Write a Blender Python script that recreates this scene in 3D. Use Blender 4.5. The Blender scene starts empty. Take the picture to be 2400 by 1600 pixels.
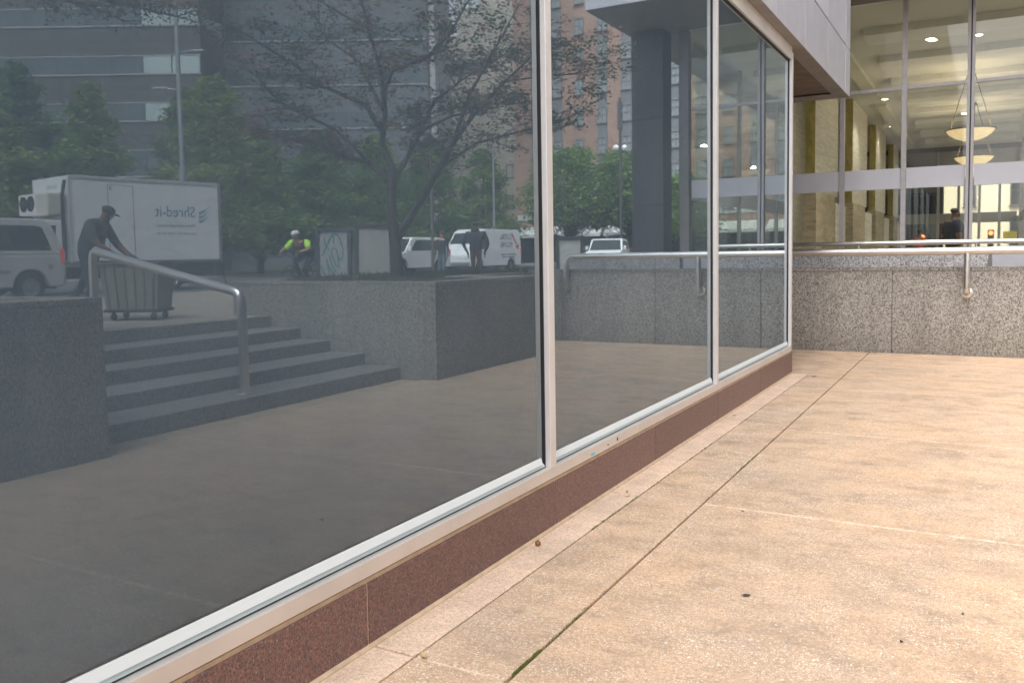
import bpy, bmesh, math, random
from mathutils import Vector, Matrix, Euler
random.seed(7)
R = math.radians
PI = math.pi
S = bpy.context.scene
COL = S.collection

# ------------------------------------------------------------------ camera
cd = bpy.data.cameras.new('camera'); cam = bpy.data.objects.new('camera', cd); COL.objects.link(cam)
cF = Vector((-0.48457888, 0.87221632, -0.06649809)); cR = Vector((0.87455905, 0.4846507, -0.01612971))
cU = -Vector((0.01815975, -0.06597263, -0.99765617))
M = Matrix((cR, cU, -cF)).transposed().to_4x4(); M.translation = Vector((2.30, 0, 1.65))
cam.matrix_world = M
cd.sensor_width = 36; cd.lens = 36 * 1997.4 / 2400; cd.shift_y = -69.28 / 2400
cd.clip_start = 0.05; cd.clip_end = 3000
cd.dof.use_dof = True; cd.dof.focus_distance = 4.6; cd.dof.aperture_fstop = 4.5
S.camera = cam
S.render.resolution_x = 1024; S.render.resolution_y = 682

# ------------------------------------------------------------------ sky and sun (bright overcast)
SUN_EL, SUN_AZ = 60, 205          # azimuth measured clockwise from +Y
w = bpy.data.worlds.new('World'); S.world = w; w.use_nodes = True
nt = w.node_tree; nt.nodes.clear()
out = nt.nodes.new('ShaderNodeOutputWorld'); bg = nt.nodes.new('ShaderNodeBackground')
sky = nt.nodes.new('ShaderNodeTexSky'); sky.sky_type = 'NISHITA'; sky.sun_disc = False
sky.sun_elevation = R(SUN_EL); sky.sun_rotation = R(SUN_AZ); sky.dust_density = 3.0; sky.air_density = 1.0
bw = nt.nodes.new('ShaderNodeRGBToBW'); mx = nt.nodes.new('ShaderNodeMix'); mx.data_type = 'RGBA'
mx.inputs[0].default_value = 0.86
nt.links.new(sky.outputs[0], bw.inputs[0]); nt.links.new(sky.outputs[0], mx.inputs[6]); nt.links.new(bw.outputs[0], mx.inputs[7])
nt.links.new(mx.outputs[2], bg.inputs[0]); bg.inputs[1].default_value = 0.15
nt.links.new(bg.outputs[0], out.inputs[0])
sl = bpy.data.lights.new('sun', 'SUN'); sl.energy = 1.4; sl.angle = R(40); sl.color = (1.0, 0.95, 0.88)
so = bpy.data.objects.new('sun', sl); COL.objects.link(so)
az = R(SUN_AZ); el = R(SUN_EL)
sd = Vector((math.sin(az) * math.cos(el), math.cos(az) * math.cos(el), math.sin(el)))
so.rotation_euler = sd.to_track_quat('Z', 'Y').to_euler(); so.location = (0, 0, 60)
S.view_settings.view_transform = 'Standard'; S.view_settings.look = 'None'
S.view_settings.gamma = 1; S.view_settings.use_curve_mapping = False
S.view_settings.exposure = 2.18
S.render.engine = 'CYCLES'
S.cycles.max_bounces = 10; S.cycles.transparent_max_bounces = 16; S.cycles.glossy_bounces = 5; S.cycles.diffuse_bounces = 4

# ------------------------------------------------------------------ helpers: materials
def newmat(name):
    m = bpy.data.materials.new(name); m.use_nodes = True
    t = m.node_tree; b = t.nodes['Principled BSDF']; return m, t, b
def N(t, kind, **kw):
    n = t.nodes.new(kind)
    for k, v in kw.items():
        if k[0] == 'i' and k[1:].isdigit(): n.inputs[int(k[1:])].default_value = v
        else: setattr(n, k, v)
    return n
def link(t, a, b): t.links.new(a, b)
def pos(t, scale=(1, 1, 1), obj=False):
    if obj: c = N(t, 'ShaderNodeTexCoord').outputs['Object']
    else: c = N(t, 'ShaderNodeNewGeometry').outputs['Position']
    mp = N(t, 'ShaderNodeMapping'); mp.inputs['Scale'].default_value = scale
    link(t, c, mp.inputs[0]); return mp.outputs[0]
def noise(t, vec, scale, detail=3, rough=.55):
    n = N(t, 'ShaderNodeTexNoise'); n.inputs['Scale'].default_value = scale; n.inputs['Detail'].default_value = detail
    n.inputs['Roughness'].default_value = rough; link(t, vec, n.inputs['Vector']); return n.outputs[0]
def ramp(t, fac, stops, interp='LINEAR'):
    r = N(t, 'ShaderNodeValToRGB'); r.color_ramp.interpolation = interp
    e = r.color_ramp.elements
    while len(e) < len(stops): e.new(.5)
    for i, (p, c) in enumerate(stops):
        e[i].position = p
        if not isinstance(c, (tuple, list)): c = (c, c, c)
        e[i].color = (*c[:3], 1)
    link(t, fac, r.inputs[0]); return r.outputs[0]
def mix(t, fac, a, b, mode='MIX'):
    m = N(t, 'ShaderNodeMix', data_type='RGBA', blend_type=mode)
    for s, v in ((0, fac), (6, a), (7, b)):
        if isinstance(v, (int, float)): m.inputs[s].default_value = v
        elif isinstance(v, (tuple, list)): m.inputs[s].default_value = (*v[:3], 1)
        else: link(t, v, m.inputs[s])
    return m.outputs[2]
def math_(t, op, a, b=0.0):
    m = N(t, 'ShaderNodeMath', operation=op)
    for i, v in enumerate((a, b)):
        if isinstance(v, (int, float)): m.inputs[i].default_value = v
        else: link(t, v, m.inputs[i])
    return m.outputs[0]
def bump(t, b, h, strength=.3, dist=.01):
    n = N(t, 'ShaderNodeBump'); n.inputs['Strength'].default_value = strength; n.inputs['Distance'].default_value = dist
    link(t, h, n.inputs['Height']); link(t, n.outputs[0], b.inputs['Normal'])
MATS = {}
def P(name, col, rough=.6, metal=0., var=.12, nscale=6., bumpn=0., spec=.5, emit=None, alpha=None, obj=False):
    """plain surface with gentle colour variation and fine relief"""
    if name in MATS: return MATS[name]
    m, t, b = newmat(name)
    v = pos(t, obj=obj)
    n = noise(t, v, nscale, 4)
    lo = tuple(c * (1 - var) for c in col); hi = tuple(min(1, c * (1 + var)) for c in col)
    link(t, ramp(t, n, [(.3, lo), (.7, hi)]), b.inputs['Base Color'])
    b.inputs['Roughness'].default_value = rough; b.inputs['Metallic'].default_value = metal
    b.inputs['Specular IOR Level'].default_value = spec
    if bumpn: bump(t, b, noise(t, v, nscale * 12, 2), bumpn, .004)
    if emit: b.inputs['Emission Color'].default_value = (*emit[:3], 1); b.inputs['Emission Strength'].default_value = emit[3]
    MATS[name] = m; return m

# ------------------------------------------------------------------ helpers: objects
class MB:
    def __init__(s): s.v = []; s.f = []
    def add(s, vs, fs):
        o = len(s.v); s.v += [tuple(v) for v in vs]; s.f += [tuple(i + o for i in f) for f in fs]; return s
    def box(s, x0, x1, y0, y1, z0, z1):
        return s.add([(x0, y0, z0), (x1, y0, z0), (x1, y1, z0), (x0, y1, z0), (x0, y0, z1), (x1, y0, z1), (x1, y1, z1), (x0, y1, z1)],
                     [(0, 3, 2, 1), (4, 5, 6, 7), (0, 1, 5, 4), (1, 2, 6, 5), (2, 3, 7, 6), (3, 0, 4, 7)])
    def tube(s, path, r, n=10, caps=True):
        path = [Vector(p) for p in path]
        rs = r if isinstance(r, (list, tuple)) else [r] * len(path)
        o = len(s.v); k = len(path); ref = None
        for i, p in enumerate(path):
            d = (path[min(i + 1, k - 1)] - path[max(i - 1, 0)]).normalized()
            if ref is None: ref = d.orthogonal().normalized()
            a = (ref - d * ref.dot(d)); a = a.normalized() if a.length > 1e-6 else d.orthogonal().normalized(); ref = a
            b = d.cross(a)
            for j in range(n):
                q = 2 * PI * j / n; s.v.append(tuple(p + (a * math.cos(q) + b * math.sin(q)) * rs[i]))
        for i in range(k - 1):
            for j in range(n):
                s.f.append((o + i * n + j, o + i * n + (j + 1) % n, o + (i + 1) * n + (j + 1) % n, o + (i + 1) * n + j))
        if caps: s.f.append(tuple(o + j for j in reversed(range(n)))); s.f.append(tuple(o + (k - 1) * n + j for j in range(n)))
        return s
    def lathe(s, prof, c=(0, 0, 0), n=24):
        o = len(s.v); k = len(prof)
        for r, z in prof:
            for j in range(n):
                q = 2 * PI * j / n; s.v.append((c[0] + r * math.cos(q), c[1] + r * math.sin(q), c[2] + z))
        for i in range(k - 1):
            for j in range(n): s.f.append((o + i * n + j, o + i * n + (j + 1) % n, o + (i + 1) * n + (j + 1) % n, o + (i + 1) * n + j))
        return s
    def prism(s, poly, f0, f1, n_axis=None):
        """poly: list of 2-D points; f0, f1 map a 2-D point to 3-D for both caps"""
        o = len(s.v); k = len(poly)
        s.v += [tuple(f0(*p)) for p in poly] + [tuple(f1(*p)) for p in poly]
        s.f.append(tuple(o + i for i in reversed(range(k)))); s.f.append(tuple(o + k + i for i in range(k)))
        for i in range(k): s.f.append((o + i, o + (i + 1) % k, o + k + (i + 1) % k, o + k + i))
        return s
    def sphere(s, c, r, n=10, m=7):
        rx, ry, rz = r if isinstance(r, (tuple, list)) else (r, r, r)
        o = len(s.v)
        for i in range(m + 1):
            t = PI * i / m
            for j in range(n):
                q = 2 * PI * j / n; s.v.append((c[0] + rx * math.sin(t) * math.cos(q), c[1] + ry * math.sin(t) * math.sin(q), c[2] - rz * math.cos(t)))
        for i in range(m):
            for j in range(n): s.f.append((o + i * n + j, o + i * n + (j + 1) % n, o + (i + 1) * n + (j + 1) % n, o + (i + 1) * n + j))
        return s
    def xf(s, mat):
        s.v = [tuple(mat @ Vector(v)) for v in s.v]; return s
    def build(s, name, mat, parent=None, smooth=False, bevel=0, origin=None):
        me = bpy.data.meshes.new(name); me.from_pydata(s.v, [], s.f)
        bm = bmesh.new(); bm.from_mesh(me)
        bmesh.ops.remove_doubles(bm, verts=bm.verts, dist=1e-5); bmesh.ops.recalc_face_normals(bm, faces=bm.faces)
        if origin: bmesh.ops.translate(bm, verts=bm.verts, vec=-Vector(origin))
        bm.to_mesh(me); bm.free()
        if mat: me.materials.append(mat)
        return link_mesh(name, me, parent, smooth, bevel, origin)
def link_mesh(name, me, parent=None, smooth=False, bevel=0, origin=None):
    o = bpy.data.objects.new(name, me); COL.objects.link(o)
    if parent: o.parent = parent
    if origin: o.location = origin
    if smooth:
        me.polygons.foreach_set('use_smooth', [True] * len(me.polygons))
        if smooth != 'full': me.set_sharp_from_angle(angle=R(40))
    if bevel:
        b = o.modifiers.new('bevel', 'BEVEL'); b.width = bevel; b.segments = 2; b.limit_method = 'ANGLE'; b.harden_normals = False
    return o
def tag(o, label, cat, group=None, kind=None):
    if label: o['label'] = label
    if cat: o['category'] = cat
    if group: o['group'] = group
    if kind: o['kind'] = kind
    return o
def thing(name, label, cat, loc=(0, 0, 0), rz=0, group=None):
    o = bpy.data.objects.new(name, None); COL.objects.link(o); o.location = loc; o.rotation_euler = (0, 0, rz)
    o.empty_display_size = .2
    return tag(o, label, cat, group)
def struct(o): o['kind'] = 'structure'; return o
def part(name, mat, parent, *boxes, bevel=0, smooth=False):
    m = MB()
    for b in boxes: m.box(*b)
    return m.build(name, mat, parent, smooth, bevel)
def rep(src, parent, loc, rot=None, scale=None):
    c = src.copy(); COL.objects.link(c); c.parent = parent; c.location = loc
    if rot is not None: c.rotation_euler = rot
    if scale is not None: c.scale = scale
    return c
def text_mesh(txt, size, mat, name, parent, matrix, extrude=.002, align='CENTER', shear=0, xs=1):
    cu = bpy.data.curves.new('t', 'FONT'); cu.body = txt; cu.size = size; cu.align_x = align; cu.align_y = 'CENTER'
    cu.extrude = extrude; cu.shear = shear; cu.resolution_u = 3
    o = bpy.data.objects.new('t', cu); COL.objects.link(o)
    bpy.context.view_layer.update()
    me = bpy.data.meshes.new_from_object(o.evaluated_get(bpy.context.evaluated_depsgraph_get()))
    bpy.data.objects.remove(o)
    me.transform(matrix @ Matrix.Diagonal((xs, 1, 1, 1))); me.materials.clear(); me.materials.append(mat)
    return link_mesh(name, me, parent)

# ------------------------------------------------------------------ special materials
def concrete_mat(name, base, grey, fleck=.5, lichen=True, streak=.5):
    m, t, b = newmat(name)
    v = pos(t)
    big = noise(t, v, .9, 5, .6)
    c = mix(t, ramp(t, big, [(.35, 0), (.68, 1)]), base, grey)
    st = noise(t, pos(t, (.8, 1.25, 1)), 1.5, 6, .68)
    c = mix(t, math_(t, 'MULTIPLY', ramp(t, st, [(.48, 0), (.68, 1)]), streak), c, tuple(g * .62 for g in grey))
    # blotches of wear
    bl = noise(t, v, 5.5, 4, .7)
    c = mix(t, math_(t, 'MULTIPLY', ramp(t, bl, [(.44, 0), (.7, 1)]), .5), c, tuple(g * .72 for g in grey))
    # sand grain
    g1 = noise(t, v, 150, 3, .8)
    c = mix(t, 1.0, c, ramp(t, g1, [(.28, .50), (.5, .98), (.72, 1.42)]), 'MULTIPLY')
    g2 = noise(t, v, 48, 3, .75)
    c = mix(t, 1.0, c, ramp(t, g2, [(.3, .74), (.5, 1.0), (.7, 1.2)]), 'MULTIPLY')
    if fleck:
        wn = N(t, 'ShaderNodeTexNoise'); wn.inputs['Scale'].default_value = 90; link(t, v, wn.inputs['Vector'])
        wv = N(t, 'ShaderNodeVectorMath', operation='MULTIPLY_ADD'); link(t, wn.outputs['Color'], wv.inputs[0]); wv.inputs[1].default_value = (.022,) * 3; link(t, v, wv.inputs[2])
        for sc, thr, sel, a0, a1, nsc in ((64, .36, .72, .46, .60, 2.1), (32, .27, .78, .50, .60, 1.1), (120, .46, .60, .36, .58, 3.1)):
            vo = N(t, 'ShaderNodeTexVoronoi'); vo.inputs['Scale'].default_value = sc; link(t, wv.outputs[0], vo.inputs['Vector'])
            near = ramp(t, vo.outputs['Distance'], [(thr * .6, 1), (thr, 0)])
            pick = ramp(t, N_sep(t, vo.outputs['Color']), [(sel, 0), (min(.99, sel + .12), 1)])
            area = ramp(t, noise(t, v, nsc, 5, .7), [(a0, 0.04), (a1, 1)])
            k = math_(t, 'MULTIPLY', math_(t, 'MULTIPLY', near, pick), math_(t, 'MULTIPLY', area, fleck))
            c = mix(t, k, c, (.86, .76, .67))
        vo2 = N(t, 'ShaderNodeTexVoronoi'); vo2.inputs['Scale'].default_value = 85; link(t, wv.outputs[0], vo2.inputs['Vector'])
        k2 = math_(t, 'MULTIPLY', ramp(t, vo2.outputs['Distance'], [(.2, 1), (.36, 0)]), ramp(t, N_sep(t, vo2.outputs['Color']), [(.84, 0), (.95, 1)]))
        c = mix(t, math_(t, 'MULTIPLY', k2, .55), c, (.20, .14, .09))
        ye = ramp(t, noise(t, v, 2.7, 5, .7), [(.56, 0), (.72, 1)]); c = mix(t, math_(t, 'MULTIPLY', ye, .22), c, (.45, .285, .13))
        dk0 = ramp(t, math_(t, 'ADD', noise(t, pos(t, (.75, 1.2, 1)), 2.9, 7, .78), math_(t, 'MULTIPLY', math_(t, 'SUBTRACT', g1, .5), .75)), [(.54, 0), (.68, 1)]); c = mix(t, math_(t, 'MULTIPLY', dk0, .62), c, (.235, .18, .135))
    if lichen:
        sx = N(t, 'ShaderNodeSeparateXYZ'); link(t, v, sx.inputs[0])
        band = ramp(t, math_(t, 'DIVIDE', sx.outputs[0], 2.0), [(.12, 0), (.2, 1), (.36, 1), (.5, 0.25), (.9, .1)])
        along = ramp(t, math_(t, 'DIVIDE', sx.outputs[1], 12.0), [(.2, .35), (.44, .5), (.48, 1), (.72, 1), (.8, .3)])
        band = math_(t, 'MULTIPLY', band, along)
        li = math_(t, 'MULTIPLY', ramp(t, math_(t, 'ADD', noise(t, v, 2.3, 5, .7), math_(t, 'MULTIPLY', math_(t, 'SUBTRACT', g1, .5), .4)), [(.51, 0), (.66, 1)]), band)
        c = mix(t, math_(t, 'MULTIPLY', li, .42), c, (.25, .215, .085))
        vo3 = N(t, 'ShaderNodeTexVoronoi'); vo3.inputs['Scale'].default_value = 55; link(t, v, vo3.inputs['Vector'])
        k3 = math_(t, 'MULTIPLY', ramp(t, vo3.outputs['Distance'], [(.3, 1), (.42, 0)]), ramp(t, N_sep(t, vo3.outputs['Color']), [(.6, 0), (.64, 1)]))
        k3 = math_(t, 'MULTIPLY', k3, math_(t, 'MULTIPLY', band, ramp(t, noise(t, v, 1.7, 4, .6), [(.46, 0), (.56, 1)])))
        c = mix(t, math_(t, 'MULTIPLY', k3, .9), c, (.74, .70, .56))
    link(t, c, b.inputs['Base Color']); b.inputs['Roughness'].default_value = .9; b.inputs['Specular IOR Level'].default_value = .25
    bump(t, b, math_(t, 'ADD', g1, g2), .5, .003)
    return m
def N_sep(t, col):
    s = N(t, 'ShaderNodeSeparateColor'); link(t, col, s.inputs[0]); return s.outputs[0]
def granite_mat(name, stops, scale, stretch=(1, 1, 1), rough=.35, grime=0., obj=False, soft=.0, spec=.5):
    m, t, b = newmat(name)
    v = pos(t, stretch, obj)
    nz = N(t, 'ShaderNodeTexNoise'); nz.inputs['Scale'].default_value = scale * .8; link(t, v, nz.inputs['Vector'])
    wv = N(t, 'ShaderNodeVectorMath', operation='MULTIPLY_ADD'); link(t, nz.outputs['Color'], wv.inputs[0])
    wv.inputs[1].default_value = (1.1 / scale,) * 3; link(t, v, wv.inputs[2])
    vo = N(t, 'ShaderNodeTexVoronoi'); vo.inputs['Scale'].default_value = scale; link(t, wv.outputs[0], vo.inputs['Vector'])
    c = ramp(t, N_sep(t, vo.outputs['Color']), stops, 'CONSTANT' if not soft else 'LINEAR')
    g = noise(t, v, scale * 2.6, 2)
    c = mix(t, 1.0, c, ramp(t, g, [(.3, .8), (.7, 1.15)]), 'MULTIPLY')
    oi = N(t, 'ShaderNodeObjectInfo'); c = mix(t, 1.0, c, ramp(t, oi.outputs['Random'], [(0, .9), (1, 1.08)]), 'MULTIPLY')
    if grime:
        p = pos(t); sx = N(t, 'ShaderNodeSeparateXYZ'); link(t, p, sx.inputs[0])
        low = ramp(t, sx.outputs[2], [(.0, 1), (.55, 0)])
        st = noise(t, pos(t, (3.5, 3.5, .35)), 1.6, 4, .6)
        k = math_(t, 'MULTIPLY', math_(t, 'ADD', math_(t, 'MULTIPLY', low, .7), ramp(t, st, [(.5, 0), (.75, .6)])), grime)
        c = mix(t, k, c, (.10, .085, .06))
    link(t, c, b.inputs['Base Color']); b.inputs['Roughness'].default_value = rough; b.inputs['Specular IOR Level'].default_value = spec
    bump(t, b, g, .08, .002)
    return m
def glass_mat(name, tint, ior, refl=(1, 1, 1), wave=0., dirt=0., rough=0.):
    m = bpy.data.materials.new(name); m.use_nodes = True; t = m.node_tree; t.nodes.clear()
    o = N(t, 'ShaderNodeOutputMaterial'); ms = N(t, 'ShaderNodeMixShader')
    tr = N(t, 'ShaderNodeBsdfTransparent'); tr.inputs[0].default_value = (*tint, 1)
    gl = N(t, 'ShaderNodeBsdfGlossy'); gl.inputs[0].default_value = (*refl, 1); gl.inputs['Roughness'].default_value = rough
    fr = N(t, 'ShaderNodeFresnel'); fr.inputs[0].default_value = ior
    ge = N(t, 'ShaderNodeNewGeometry')
    dbl = math_(t, 'DIVIDE', math_(t, 'MULTIPLY', fr.outputs[0], 2.0), math_(t, 'ADD', fr.outputs[0], 1.0))   # both faces of the pane
    k = math_(t, 'MULTIPLY', dbl, math_(t, 'SUBTRACT', 1.0, ge.outputs['Backfacing']))
    if wave:
        n = noise(t, pos(t, (1, 1, .35)), 1.3, 1, .4)
        bn = N(t, 'ShaderNodeBump'); bn.inputs['Strength'].default_value = 1; bn.inputs['Distance'].default_value = wave
        link(t, n, bn.inputs['Height']); link(t, bn.outputs[0], gl.inputs['Normal'])
    link(t, k, ms.inputs[0]); link(t, tr.outputs[0], ms.inputs[1]); link(t, gl.outputs[0], ms.inputs[2])
    res = ms.outputs[0]
    if dirt:   # dust and dried run marks on the outer face
        df = N(t, 'ShaderNodeBsdfDiffuse'); df.inputs[0].default_value = (.42, .45, .47, 1)
        s1 = noise(t, pos(t, (1, 9, .5)), 2.2, 5, .65); s2 = noise(t, pos(t), 1.1, 4, .6); s3 = noise(t, pos(t), 120, 2, .7)
        q = math_(t, 'ADD', ramp(t, s1, [(.45, 0), (.8, .6)]), ramp(t, s2, [(.35, .15), (.75, .9)]))
        q = math_(t, 'MULTIPLY', math_(t, 'MULTIPLY', q, dirt), ramp(t, s3, [(.3, .6), (.7, 1.4)]))
        q = math_(t, 'MULTIPLY', q, math_(t, 'SUBTRACT', 1.0, ge.outputs['Backfacing']))
        m2 = N(t, 'ShaderNodeMixShader'); link(t, q, m2.inputs[0]); link(t, res, m2.inputs[1]); link(t, df.outputs[0], m2.inputs[2]); res = m2.outputs[0]
    link(t, res, o.inputs[0]); return m
def brick_mat(name, c1, c2, mort, scale=1.0):
    m, t, b = newmat(name)
    tc = N(t, 'ShaderNodeTexCoord'); sx = N(t, 'ShaderNodeSeparateXYZ'); link(t, tc.outputs['Object'], sx.inputs[0])
    cb = N(t, 'ShaderNodeCombineXYZ'); link(t, math_(t, 'ADD', sx.outputs[0], sx.outputs[1]), cb.inputs[0]); link(t, sx.outputs[2], cb.inputs[1])
    br = N(t, 'ShaderNodeTexBrick'); br.inputs['Scale'].default_value = scale
    br.inputs['Brick Width'].default_value = .3; br.inputs['Row Height'].default_value = .1; br.inputs['Mortar Size'].default_value = .012
    for i, c in enumerate((c1, c2, mort)): br.inputs[1 + i].default_value = (*c, 1)
    link(t, cb.outputs[0], br.inputs[0])
    c = mix(t, 1.0, br.outputs[0], ramp(t, noise(t, pos(t), .35, 4), [(.3, .8), (.7, 1.15)]), 'MULTIPLY')
    link(t, c, b.inputs['Base Color']); b.inputs['Roughness'].default_value = .85; return m
def leaf_mat(name, c1, c2, sc=.9):
    m, t, b = newmat(name)
    n = noise(t, pos(t), sc, 3, .7)
    link(t, ramp(t, n, [(.32, c1), (.68, c2)]), b.inputs['Base Color']); b.inputs['Roughness'].default_value = .55
    b.inputs['Specular IOR Level'].default_value = .3
    tr = N(t, 'ShaderNodeBsdfTranslucent'); link(t, ramp(t, n, [(.32, c1), (.68, c2)]), tr.inputs[0])
    ms = N(t, 'ShaderNodeMixShader'); ms.inputs[0].default_value = .35
    o = t.nodes['Material Output']; link(t, b.outputs[0], ms.inputs[1]); link(t, tr.outputs[0], ms.inputs[2]); link(t, ms.outputs[0], o.inputs[0])
    return m
def brushed(name, col, rough=.35, metal=.8, axis=(1, 1, 60)):
    m, t, b = newmat(name)
    n = noise(t, pos(t, axis), 3, 3, .6)
    n2 = noise(t, pos(t), 2.2, 4, .6)
    c = mix(t, 1.0, ramp(t, n, [(.3, tuple(k * .93 for k in col)), (.7, col)]), ramp(t, n2, [(.3, .9), (.75, 1.04)]), 'MULTIPLY')
    link(t, c, b.inputs['Base Color']); b.inputs['Metallic'].default_value = metal
    link(t, ramp(t, n, [(.3, rough), (.7, rough + .1)]), b.inputs['Roughness']); return m

TAN = (.615, .41, .262); TANG = (.53, .385, .275)
m_conc = concrete_mat('concrete_exposed', TAN, TANG, 1.0, True, .6)
m_strip = concrete_mat('concrete_border', (.76, .545, .40), (.64, .48, .36), 0, False, .5)
m_bed = P('joint_mortar', (.42, .31, .21), .95, var=.25, nscale=9, bumpn=.4)
m_seal = P('joint_sealant', (.60, .455, .335), .85, var=.30, nscale=16, bumpn=.5)
m_upper = concrete_mat('concrete_upper', (.36, .30, .24), (.32, .28, .24), 0, False, .4)
m_red = granite_mat('granite_red', [(0, (.075, .054, .054)), (.2, (.13, .076, .069)), (.42, (.19, .09, .074)), (.66, (.24, .115, .092)), (.86, (.17, .105, .096)), (.95, (.30, .2, .17))], 240, (1, 1, .55), .42)
m_grey = granite_mat('granite_grey', [(0, (.105, .098, .09)), (.18, (.20, .185, .165)), (.38, (.34, .31, .27)), (.6, (.49, .44, .385)), (.82, (.41, .38, .345)), (.93, (.25, .235, .215))], 112, (1, 1, .55), .55, .42)
m_grey2 = granite_mat('granite_grey_far', [(0, (.11, .105, .11)), (.2, (.25, .24, .24)), (.42, (.42, .40, .40)), (.62, (.55, .52, .51)), (.85, (.40, .38, .38))], 105, (1, 1, .55), .5, .1)
m_step = granite_mat('granite_step', [(0, (.10, .095, .09)), (.25, (.2, .18, .165)), (.5, (.34, .31, .28)), (.8, (.26, .24, .22))], 72, (1, 1, 1), .7, .15)
m_alu = brushed('aluminium_frame', (.76, .70, .655), .42, .55, (60, 1, 1))
m_aluv = brushed('aluminium_mullion', (.80, .76, .74), .42, .5, (50, 50, 1))
m_steel = brushed('stainless_tube', (.80, .775, .75), .27, 1.0, (1, 8, 8))
m_black = P('rubber_gasket', (.012, .012, .013), .5, var=.2)
m_film = P('window_film', (.122, .16, .194), .9, var=.09, nscale=1.2, spec=.0)
m_glass = glass_mat('storefront_glass', (.85, .87, .885), 1.60, (.82, .93, 1.0), .0006, .055)
m_lglass = glass_mat('lobby_glass', (.90, .91, .87), 1.33, (.95, .97, 1), .0002)
m_dglass = P('dark_glazing', (.035, .042, .048), .12, var=.3, nscale=.6, spec=.35)
m_white = P('white_trim', (.66, .69, .685), .5, var=.02)
m_green = P('pale_green_trim', (.50, .57, .57), .5, var=.04)
m_caulk = P('tan_caulk', (.50, .36, .235), .8, var=.15, nscale=14)
m_fascia = brushed('metal_fascia', (.53, .515, .56), .46, .35, (1, 9, .6))
m_soffg = P('soffit_strip', (.27, .235, .215), .55, .2, var=.12, nscale=3)
m_soffb = P('soffit_brown', (.165, .115, .085), .7, var=.25, nscale=5)
m_soffd = P('soffit_canopy', (.17, .155, .145), .7, var=.08, nscale=2)
m_band = P('metal_band', (.56, .54, .57), .5, .25, var=.03, nscale=2)
m_lmull = P('lobby_mullion', (.42, .39, .39), .42, .4, var=.08)
m_pillar = granite_mat('pillar_stone', [(0, (.045, .043, .045)), (.4, (.062, .06, .062)), (.75, (.08, .077, .08))], 60, (1, 1, 1), .45)

# ------------------------------------------------------------------ ground
def sheet(name, mat, z, *rects, th=.3):
    m = MB()
    for x0, x1, y0, y1 in rects: m.box(x0, x1, y0, y1, z - th, z)
    return struct(m.build(name, mat))
m_earth = P('open_ground', (.16, .15, .13), .95, var=.2, nscale=.05)
sheet('ground', m_earth, .55, (50, 900, -600, 900), (-900, 50, 80, 900), (-900, 50, -600, -60))
m_asph = P('asphalt', (.115, .112, .11), .9, var=.18, nscale=.5, bumpn=.2)
sheet('road', m_asph, .68, (16.0, 33.0, -120, 79))
mk = MB()
for k in range(-4, 9): mk.box(24.4, 24.55, k * 9.0, k * 9.0 + 3, .684, .688)
struct(mk.build('lane_marking', P('road_paint', (.7, .69, .66), .7, var=.15, nscale=3)))
sheet('sidewalk', m_upper, .80, (7.04, 15.85, -60, 79), (-12, 7.04, 14.9, 19.0), (4.34, 7.04, -60, 4.5), (3.9, 7.04, 19.0, 79))
sheet('kerb', P('kerb_concrete', (.42, .39, .35), .85, var=.15, nscale=2), .805, (15.85, 16.0, -60, 79), (33.0, 33.15, -60, 79), th=.4)
sheet('far_sidewalk', m_upper, .80, (33.15, 37.5, -60, 79))
m_lawn = leaf_mat('lawn', (.055, .085, .025), (.10, .12, .04), .4)
sheet('lawn', m_lawn, .79, (37.5, 50, -60, 79))

# lower plaza: mortar bed and one slab per panel of concrete
pz = sheet('plaza_floor', m_bed, -.02, (-8.2, 7.04, -14, 14.72), th=.25)
gx, gy = [.262, .700, 4.30], [-10.34, -7.71, -5.08, -2.46, .17, 2.79, 5.415, 8.04, 10.66, 13.33, 14.7]
def slab(x0, x1, y0, y1, mat, gap=.009, bev=.006, tilt=0):
    m = MB(); m.box(x0 + gap, x1 - gap, y0 + max(gap, .006) * (1.7 if gap >= .009 else 1), y1 - max(gap, .006) * (1.7 if gap >= .009 else 1), -.09, 0)
    if tilt: m.v = [(a, b, c + tilt * (b - y0) / (y1 - y0)) if c > -.01 else (a, b, c) for a, b, c in m.v]
    return m.build('slab', mat, pz, bevel=bev)
for j in range(len(gy) - 1):
    y0, y1 = gy[j], gy[j + 1]
    if y0 < 11.5:
        slab(.052, gx[0], y0, min(y1, 11.77), m_strip, .004, .004)
    if y0 > 10: slab(-8, gx[1], (11.77 if y0 < 11.7 else y0), y1, m_conc)
    if y0 < 11.5: slab(gx[0], gx[1], y0, min(y1, 11.77), m_conc, .005)
    slab(gx[1], gx[2], y0, y1, m_conc, .009, .007, 0)
slab(gx[2], 5.5, 12.3, 14.7, m_conc)
# pale sealant in the cross joints
for y in gy[1:-1]:
    part('joint', m_seal, pz, (.712, 4.29, y - .018, y + .018, -.03, -.0035))
    part('joint', m_seal, pz, (.27, .69, y - .007, y + .007, -.03, -.004))
# caulk fillet against the plinth
cf = MB(); cf.prism([(.044, -.01), (.064, -.01), (.06, .006), (.044, .016)], lambda a, b: (a, -6, b), lambda a, b: (a, 11.80, b))
cf.build('caulk', m_caulk, pz)
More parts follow.
